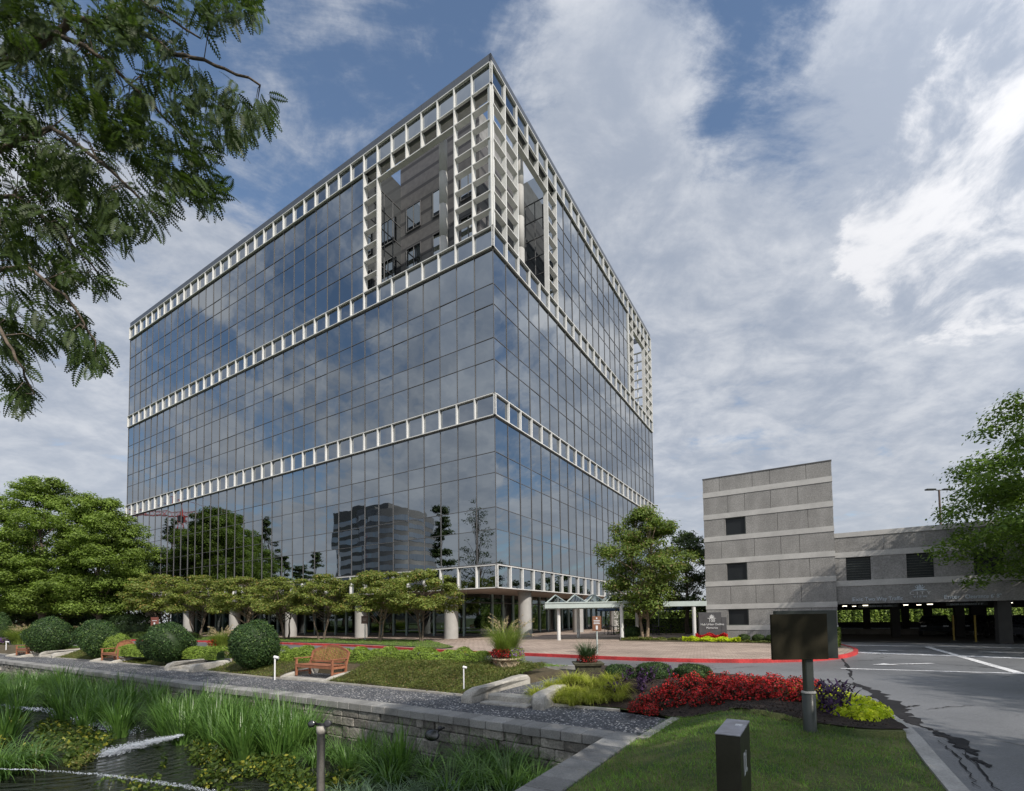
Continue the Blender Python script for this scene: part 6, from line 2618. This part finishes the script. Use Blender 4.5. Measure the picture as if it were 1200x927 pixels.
ground_stuff('pond_leaves', 3600, at_poly([(20, 846), (70, 850), (150, 874), (110, 888), (70, 905), (20, 900), (-20, 880), (-20, 850)], ZW), 'l_pond', .11, .01, .22, 211, wz, .55, patchy=True)
ground_stuff('pond_leaves', 4200, at_poly([(185, 888), (240, 876), (300, 897), (350, 895), (430, 915), (420, 960), (230, 960), (225, 915), (190, 903)], ZW), 'l_pond', .10, .01, .26, 212, wz, .55, patchy=True)
ground_stuff('pond_leaves', 500, at_poly([(120, 912), (230, 905), (240, 960), (60, 960)], ZW), 'l_pond', .09, .0, .05, 213, wz, .55, patchy=True)
ground_stuff('pond_leaves', 2500, at_poly([(60, 868), (120, 885), (90, 905), (30, 905)], ZW), 'l_juniper', .08, .0, .15, 214, wz, .4, patchy=True)

# fountain jets
def jet(label, pts, r0, r1, seed, drops, spread, dr=.018, stream=True):
    rd = random.Random(seed)
    g = thing('fountain_jet', label, 'fountain', pts[0])
    o = Vector(pts[0])
    m = MB()
    fine = []
    for a, b in zip(pts[:-1], pts[1:]):
        for k_ in range(8): fine.append(Vector(a).lerp(Vector(b), k_ / 8) - o + Vector([rd.uniform(-1, 1) * spread * .3 for _ in range(3)]))
    m.tube(fine, [r0 + (r1 - r0) * i / len(fine) * rd.uniform(.7, 1.2) for i in range(len(fine))], 7)
    if stream: m.build('stream', M_['foam'], g)
    m = MB()
    nf_ = len(fine)
    for _ in range(drops):
        f_i = rd.random() ** .8
        wd_ = spread * (.35 + 1.3 * f_i)
        i0_ = min(nf_ - 2, int(f_i * (nf_ - 1))); p = fine[i0_].lerp(fine[i0_ + 1], f_i * (nf_ - 1) - i0_) + Vector((rd.gauss(0, wd_), rd.gauss(0, wd_), rd.gauss(0, wd_ * .35)))
        if p.z + o.z < ZW: p.z = ZW - o.z + .004
        s = dr * rd.uniform(.4, 1.3)
        m.add([p + Vector(v) * s for v in ((1, 0, 0), (-1, 0, 0), (0, 1, 0), (0, -1, 0), (0, 0, .8), (0, 0, -.6))], [(0, 2, 4), (2, 1, 4), (1, 3, 4), (3, 0, 4), (2, 0, 5), (1, 2, 5), (3, 1, 5), (0, 3, 5)])
    m.build('spray', M_['foam'], g, kind='stuff')


def wp(px, py, z): x, y = at(px, py, z); return (x, y, z)


jet('frothy water jet splashing along the reeds at the far left', [wp(-20, 824, -.95), wp(60, 833, -1.0), (*at(110, 847, -1.1), -1.1), wp(160, 861, ZW + .02)], .006, .010, 221, 1500, .09, dr=.019, stream=False)
jet('thick frothing water jet entering the pond by the iris clump', [wp(214, 861, -.98), wp(190, 866, -1.02), wp(160, 873, -1.1), wp(128, 882, ZW + .03), wp(112, 885, ZW)], .022, .012, 222, 5200, .085, dr=.011, stream=False)
jet('thin water jet crossing low over the near pond', [wp(-20, 901, -.95), wp(40, 902, -.93), wp(120, 908, -1.0), wp(190, 917, -1.12), wp(262, 930, ZW)], .006, .004, 223, 1100, .02, dr=.008, stream=False)

# pipe with small fittings, floodlight on the wall
px_Y = 6.0
b_ = atY(376, 900, px_Y)
tp = atY(376, 851, px_Y).z
pp = thing('stand_pipe', 'weathered pale pipe with small lamp fittings standing in the pond', 'pipe', (b_.x, b_.y, ZW - .3))
hh = tp - (ZW - .3)
m = MB(); m.lathe([(.048, 0), (.048, hh - .09), (.054, hh - .09), (.054, hh), (0, hh)], 18); m.build('pipe', M_['pipe'], pp)
for s in (-1, 1):
    m = MB()
    m.beam((0, 0, hh + .02), (s * .07, 0, hh + .03), .025, .025)
    m.T = Matrix.Translation((s * .10, -.02, hh + .035)) @ Matrix.Rotation(R(80), 4, 'X')
    m.lathe([(0, -.04), (.035, -.035), (.045, .03), (.03, .035), (0, .035)], 12)
    m.build('fitting', M_['flood'] if s > 0 else M_['lens'], pp)
f_ = atY(508, 862, 9.75)
fl = thing('floodlight', 'dark oval floodlight fixed on the shaded pond wall', 'lamp', f_, R(-28))
m = MB()
m.T = Matrix.Rotation(R(70), 4, 'X') @ Matrix.Diagonal((1.5, 1, 1, 1))
m.lathe([(0, -.08), (.06, -.07), (.105, .0), (.12, .06), (.11, .075)], 22)
m.T = None
m.build('casing', M_['flood'], fl)
m = MB()
m.T = Matrix.Rotation(R(70), 4, 'X') @ Matrix.Diagonal((1.5, 1, 1, 1))
m.lathe([(.108, .07), (.06, .09), (0, .095)], 22)
m.build('lens', M_['lens'], fl)
m = MB(); m.tube([(.07, .03, .05), (.1, .08, .12), (.1, .22, .12)], .022, 8); m.lathe([(0, .0), (.045, .0), (.05, .05), (.03, .08), (0, .08)], 12, (.1, .08, .1)); m.build('bracket', M_['flood'], fl)

# ------------------------------------------------------------------ the view across the pond that the glass mirrors
def mirrored(px, Yv, face='L'):
    d = atY(px, 726, Yv)
    n = UY if face == 'L' else UX
    k_ = (d.x - BO[0]) * n.x + (d.y - BO[1]) * n.y
    return (d.x - 2 * k_ * n.x, d.y - 2 * k_ * n.y)


def zv(px, py, Yv): return atY(px, py, Yv).z


Yv = 96
spec = [(178, 650), (198, 610), (217, 622), (236, 602), (257, 619), (276, 606), (296, 628), (311, 607), (327, 648), (352, 664), (372, 648)]
pt_tree = None
for i, (px, top) in enumerate(spec):
    Y_ = Yv + (i % 3) * 8
    x, y = mirrored(px, Y_)
    H = zv(px, top, Y_)
    lb = 'dark tree mirrored in the long facade, number %s from its far end' % ['one', 'two', 'three', 'four', 'five', 'six', 'seven', 'eight', 'nine', 'ten', 'eleven'][i]
    if pt_tree is None:
        pt_tree = make_tree('mirrored_tree', lb, 'tree', (x, y, 0), 20, 3.6, 2.5, 'l_back', 301, nl=7500, leaf=.45, ncl=60, cr_=1.1, trunk_r=.35, group='trees across the pond mirrored in the glass', flat=.45, shape='cone')
        pt_tree.scale = (1, 1, H / 20)
    else: copy_tree(pt_tree, (x, y, 0), i * 1.1, lb, (.8 + .35 * math.sin(i * 2.3) ** 2, .8 + .35 * math.sin(i * 2.3) ** 2, H / 20))
x, y = mirrored(517, 82)
make_tree('conifer_tree', 'narrow dark conifer mirrored in the glass near the corner', 'tree', (x, y, 0), zv(517, 597, 82), 3.3, 1.5, 'l_back', 311, nl=12000, leaf=.4, ncl=60, cr_=1.1, trunk_r=.3, shape='cone')
x, y = mirrored(560, 86)
make_tree('sparse_tree', 'thin half-bare tree mirrored in the glass beside the building corner', 'tree', (x, y, 0), zv(560, 582, 86), 5, 3, 'l_back', 312, nl=2200, leaf=.35, ncl=60, cr_=1.2, trunk_r=.3, shape='cone')
# dark office block
x, y = mirrored(455, 190)
zt_ = zv(455, 606, 190)
db = thing('mirrored_tower', 'dark rounded office block mirrored in the glass of the long facade', 'building', (x, y, 0), TH)
rm = 13.5
m = MB()
m.lathe([(rm, 0), (rm, zt_), (0, zt_)], 40, (5, 0, 0))
m.box(-17, 3, -11, 11, 0, zt_ + 1.5)
m.box(-12, 4, -6, 6, zt_, zt_ + 4)
m.build('wall', mat('dark_granite_wall', (.10, .10, .10), .5, var=.1, vs=.2), db)
for k_ in range(11):
    z = 3 + k_ * (zt_ - 6) / 10.5
    m = MB()
    m.lathe([(rm + .06, z), (rm + .06, z + 1.9)], 40, (5, 0, 0))
    m.box(-17.06, 3, -11.06, 11.06, z, z + 1.9)
    m.build('window_band', M_['band_glass'], db)
# crane
Yc = 165
x, y = mirrored(208, Yc)
crn = thing('tower_crane', 'red tower crane mirrored in the glass near the far end of the long facade', 'crane', (x, y, 0))
zj = zv(208, 604, Yc)
xa, ya = mirrored(135, Yc)
dirv = Vector((xa - x, ya - y)).normalized()
L1, L2 = math.hypot(xa - x, ya - y), 17
m = MB()
for sx_ in (-.9, .9):
    for sy_ in (-.9, .9): m.box(sx_ - .12, sx_ + .12, sy_ - .12, sy_ + .12, 0, zj)
k_ = 0
zz = 0
while zz < zj - 2:
    m.beam((-.9, -.9, zz), (.9, -.9, zz + 2), .12, .12); m.beam((-.9, .9, zz), (.9, .9, zz + 2), .12, .12)
    m.beam((-.9, -.9, zz), (-.9, .9, zz + 2), .12, .12); m.beam((.9, -.9, zz), (.9, .9, zz + 2), .12, .12)
    zz += 2
m.build('mast', M_['crane'], crn)
m = MB()
D3 = Vector((dirv.x, dirv.y, .02))
N3 = Vector((-dirv.y, dirv.x, 0))
for a_, b_2 in ((-L2, L1),):
    for off_, up in ((-.7, 0), (.7, 0), (0, 1.5)):
        m.beam(D3 * a_ + N3 * off_ + Vector((0, 0, zj + up)), D3 * b_2 + N3 * off_ + Vector((0, 0, zj + up)), .2, .2)
    s_ = a_
    while s_ < b_2 - 2:
        m.beam(D3 * s_ + N3 * .7 + Vector((0, 0, zj)), D3 * (s_ + 1) + Vector((0, 0, zj + 1.5)), .12, .12)
        m.beam(D3 * (s_ + 1) + Vector((0, 0, zj + 1.5)), D3 * (s_ + 2) - N3 * .7 + Vector((0, 0, zj)), .12, .12)
        s_ += 2
m.beam((0, 0, zj), (0, 0, zj + 6), .4, .4)
m.beam((0, 0, zj + 6), D3 * (L1 * .6) + Vector((0, 0, zj + 1.5)), .1, .1)
m.beam((0, 0, zj + 6), D3 * (-L2 * .9) + Vector((0, 0, zj + 1.5)), .1, .1)
m.build('jib', M_['crane'], crn)
m = MB(); m.box(-1, 1, -1, 1, zj - 2.2, zj - .2, .1); m.build('cab', M_['furniture'], crn)
m = MB(); m.cbox(tuple(D3 * (-L2 + 2) + Vector((0, 0, zj - 1.2))), (3, 2, 2.4)); m.build('counterweight', M_['curbgrey'], crn)

rt = make_tree('added_rear_tree', 'added small dark tree, unseen behind the garage, leftmost of its row', 'tree', (34, 66, 0), 8.4, 3.8, .8, 'l_back', 318, nl=6000, leaf=.4, ncl=50, cr_=1.2, trunk_r=.2, group='unseen trees added behind the parking garage', flat=.6)  # unseen row, added so the lowest facade panels mirror something dark
for i in range(7): copy_tree(rt, (39 + 6 * i, 66 - 1.5 * i, 0), i * 1.3, 'added dark tree, unseen behind the garage, %s from the tower side' % ['second', 'third', 'fourth', 'fifth', 'sixth', 'seventh', 'eighth'][i])
# trees standing behind the camera; they shade the lawn and the near drive
m = MB()
m.sheet([(4.5, -3.0), (8, -.8), (24, .5), (26, -16), (4, -19)], ZR + .1)
m.build('tree_island', M_['turf'], kind='structure')
# dark sealed cracks and runoff stains on the drive
rd = random.Random(330)
m = MB()
SZ = ZR + .002
def stain(pts, w0):
    fine = []
    for a, b in zip(pts[:-1], pts[1:]):
        for k_ in range(9): fine.append(Vector(a).lerp(Vector(b), k_ / 9) + Vector((rd.gauss(0, .018), rd.gauss(0, .018))))
    fine.append(Vector(pts[-1]))
    n_ = len(fine)
    v = []
    global SZ
    SZ += .0012
    for i, p in enumerate(fine):
        d = (fine[min(i + 1, n_ - 1)] - fine[max(i - 1, 0)]).normalized()
        q_ = Vector((-d.y, d.x))
        e = math.sin(math.pi * (i + .3) / n_) ** .7
        v += [(*(p - q_ * w0 * e * rd.uniform(.2, 1.6)), SZ), (*(p + q_ * w0 * e * rd.uniform(.2, 1.6)), SZ)]
    m.add(v, [(2 * i, 2 * i + 2, 2 * i + 3, 2 * i + 1)[::-1] for i in range(n_ - 1)])
def wq(*l): return [at(a, b, ZR) for a, b in l]
for l, w0 in ((wq((985, 768), (993, 782), (1000, 797)), .05), (wq((958, 796), (985, 799), (1012, 806), (1030, 812)), .045), (wq((1000, 800), (1025, 812), (1045, 830), (1062, 838)), .2), (wq((1030, 822), (1052, 836), (1078, 850)), .16),
              (wq((1048, 843), (1082, 852), (1110, 863), (1138, 880)), .035), (wq((1095, 857), (1120, 868), (1145, 886)), .1), (wq((1128, 884), (1148, 893), (1160, 900)), .035), (wq((1085, 832), (1110, 829), (1145, 827)), .012),
              (wq((1062, 829), (1078, 827)), .03), (wq((1100, 868), (1125, 890), (1150, 925)), .012), (wq((1120, 872), (1150, 905), (1185, 940)), .01)): stain(l, w0)
m.build('drive_stains', mat('tar_stain', (.016, .016, .018), .8, .2, var=.3), kind='structure')
sh = make_tree('street_tree', 'broad street tree behind the camera shading the near lawn', 'tree', (8.4, -3.2, -.1), 14, 4.4, 4.2, 'l_right', 321, nl=26000, leaf=.26, ncl=110, cr_=1.2, trunk_r=.3, group='street trees behind the camera', flat=.5)
copy_tree(sh, (15.5, -9.5, -.1), 2.0, 'broad street tree behind the camera shading the near drive')
copy_tree(sh, (21, -1.5, -.1), 4.0, 'broad street tree right of the camera shading the drive')
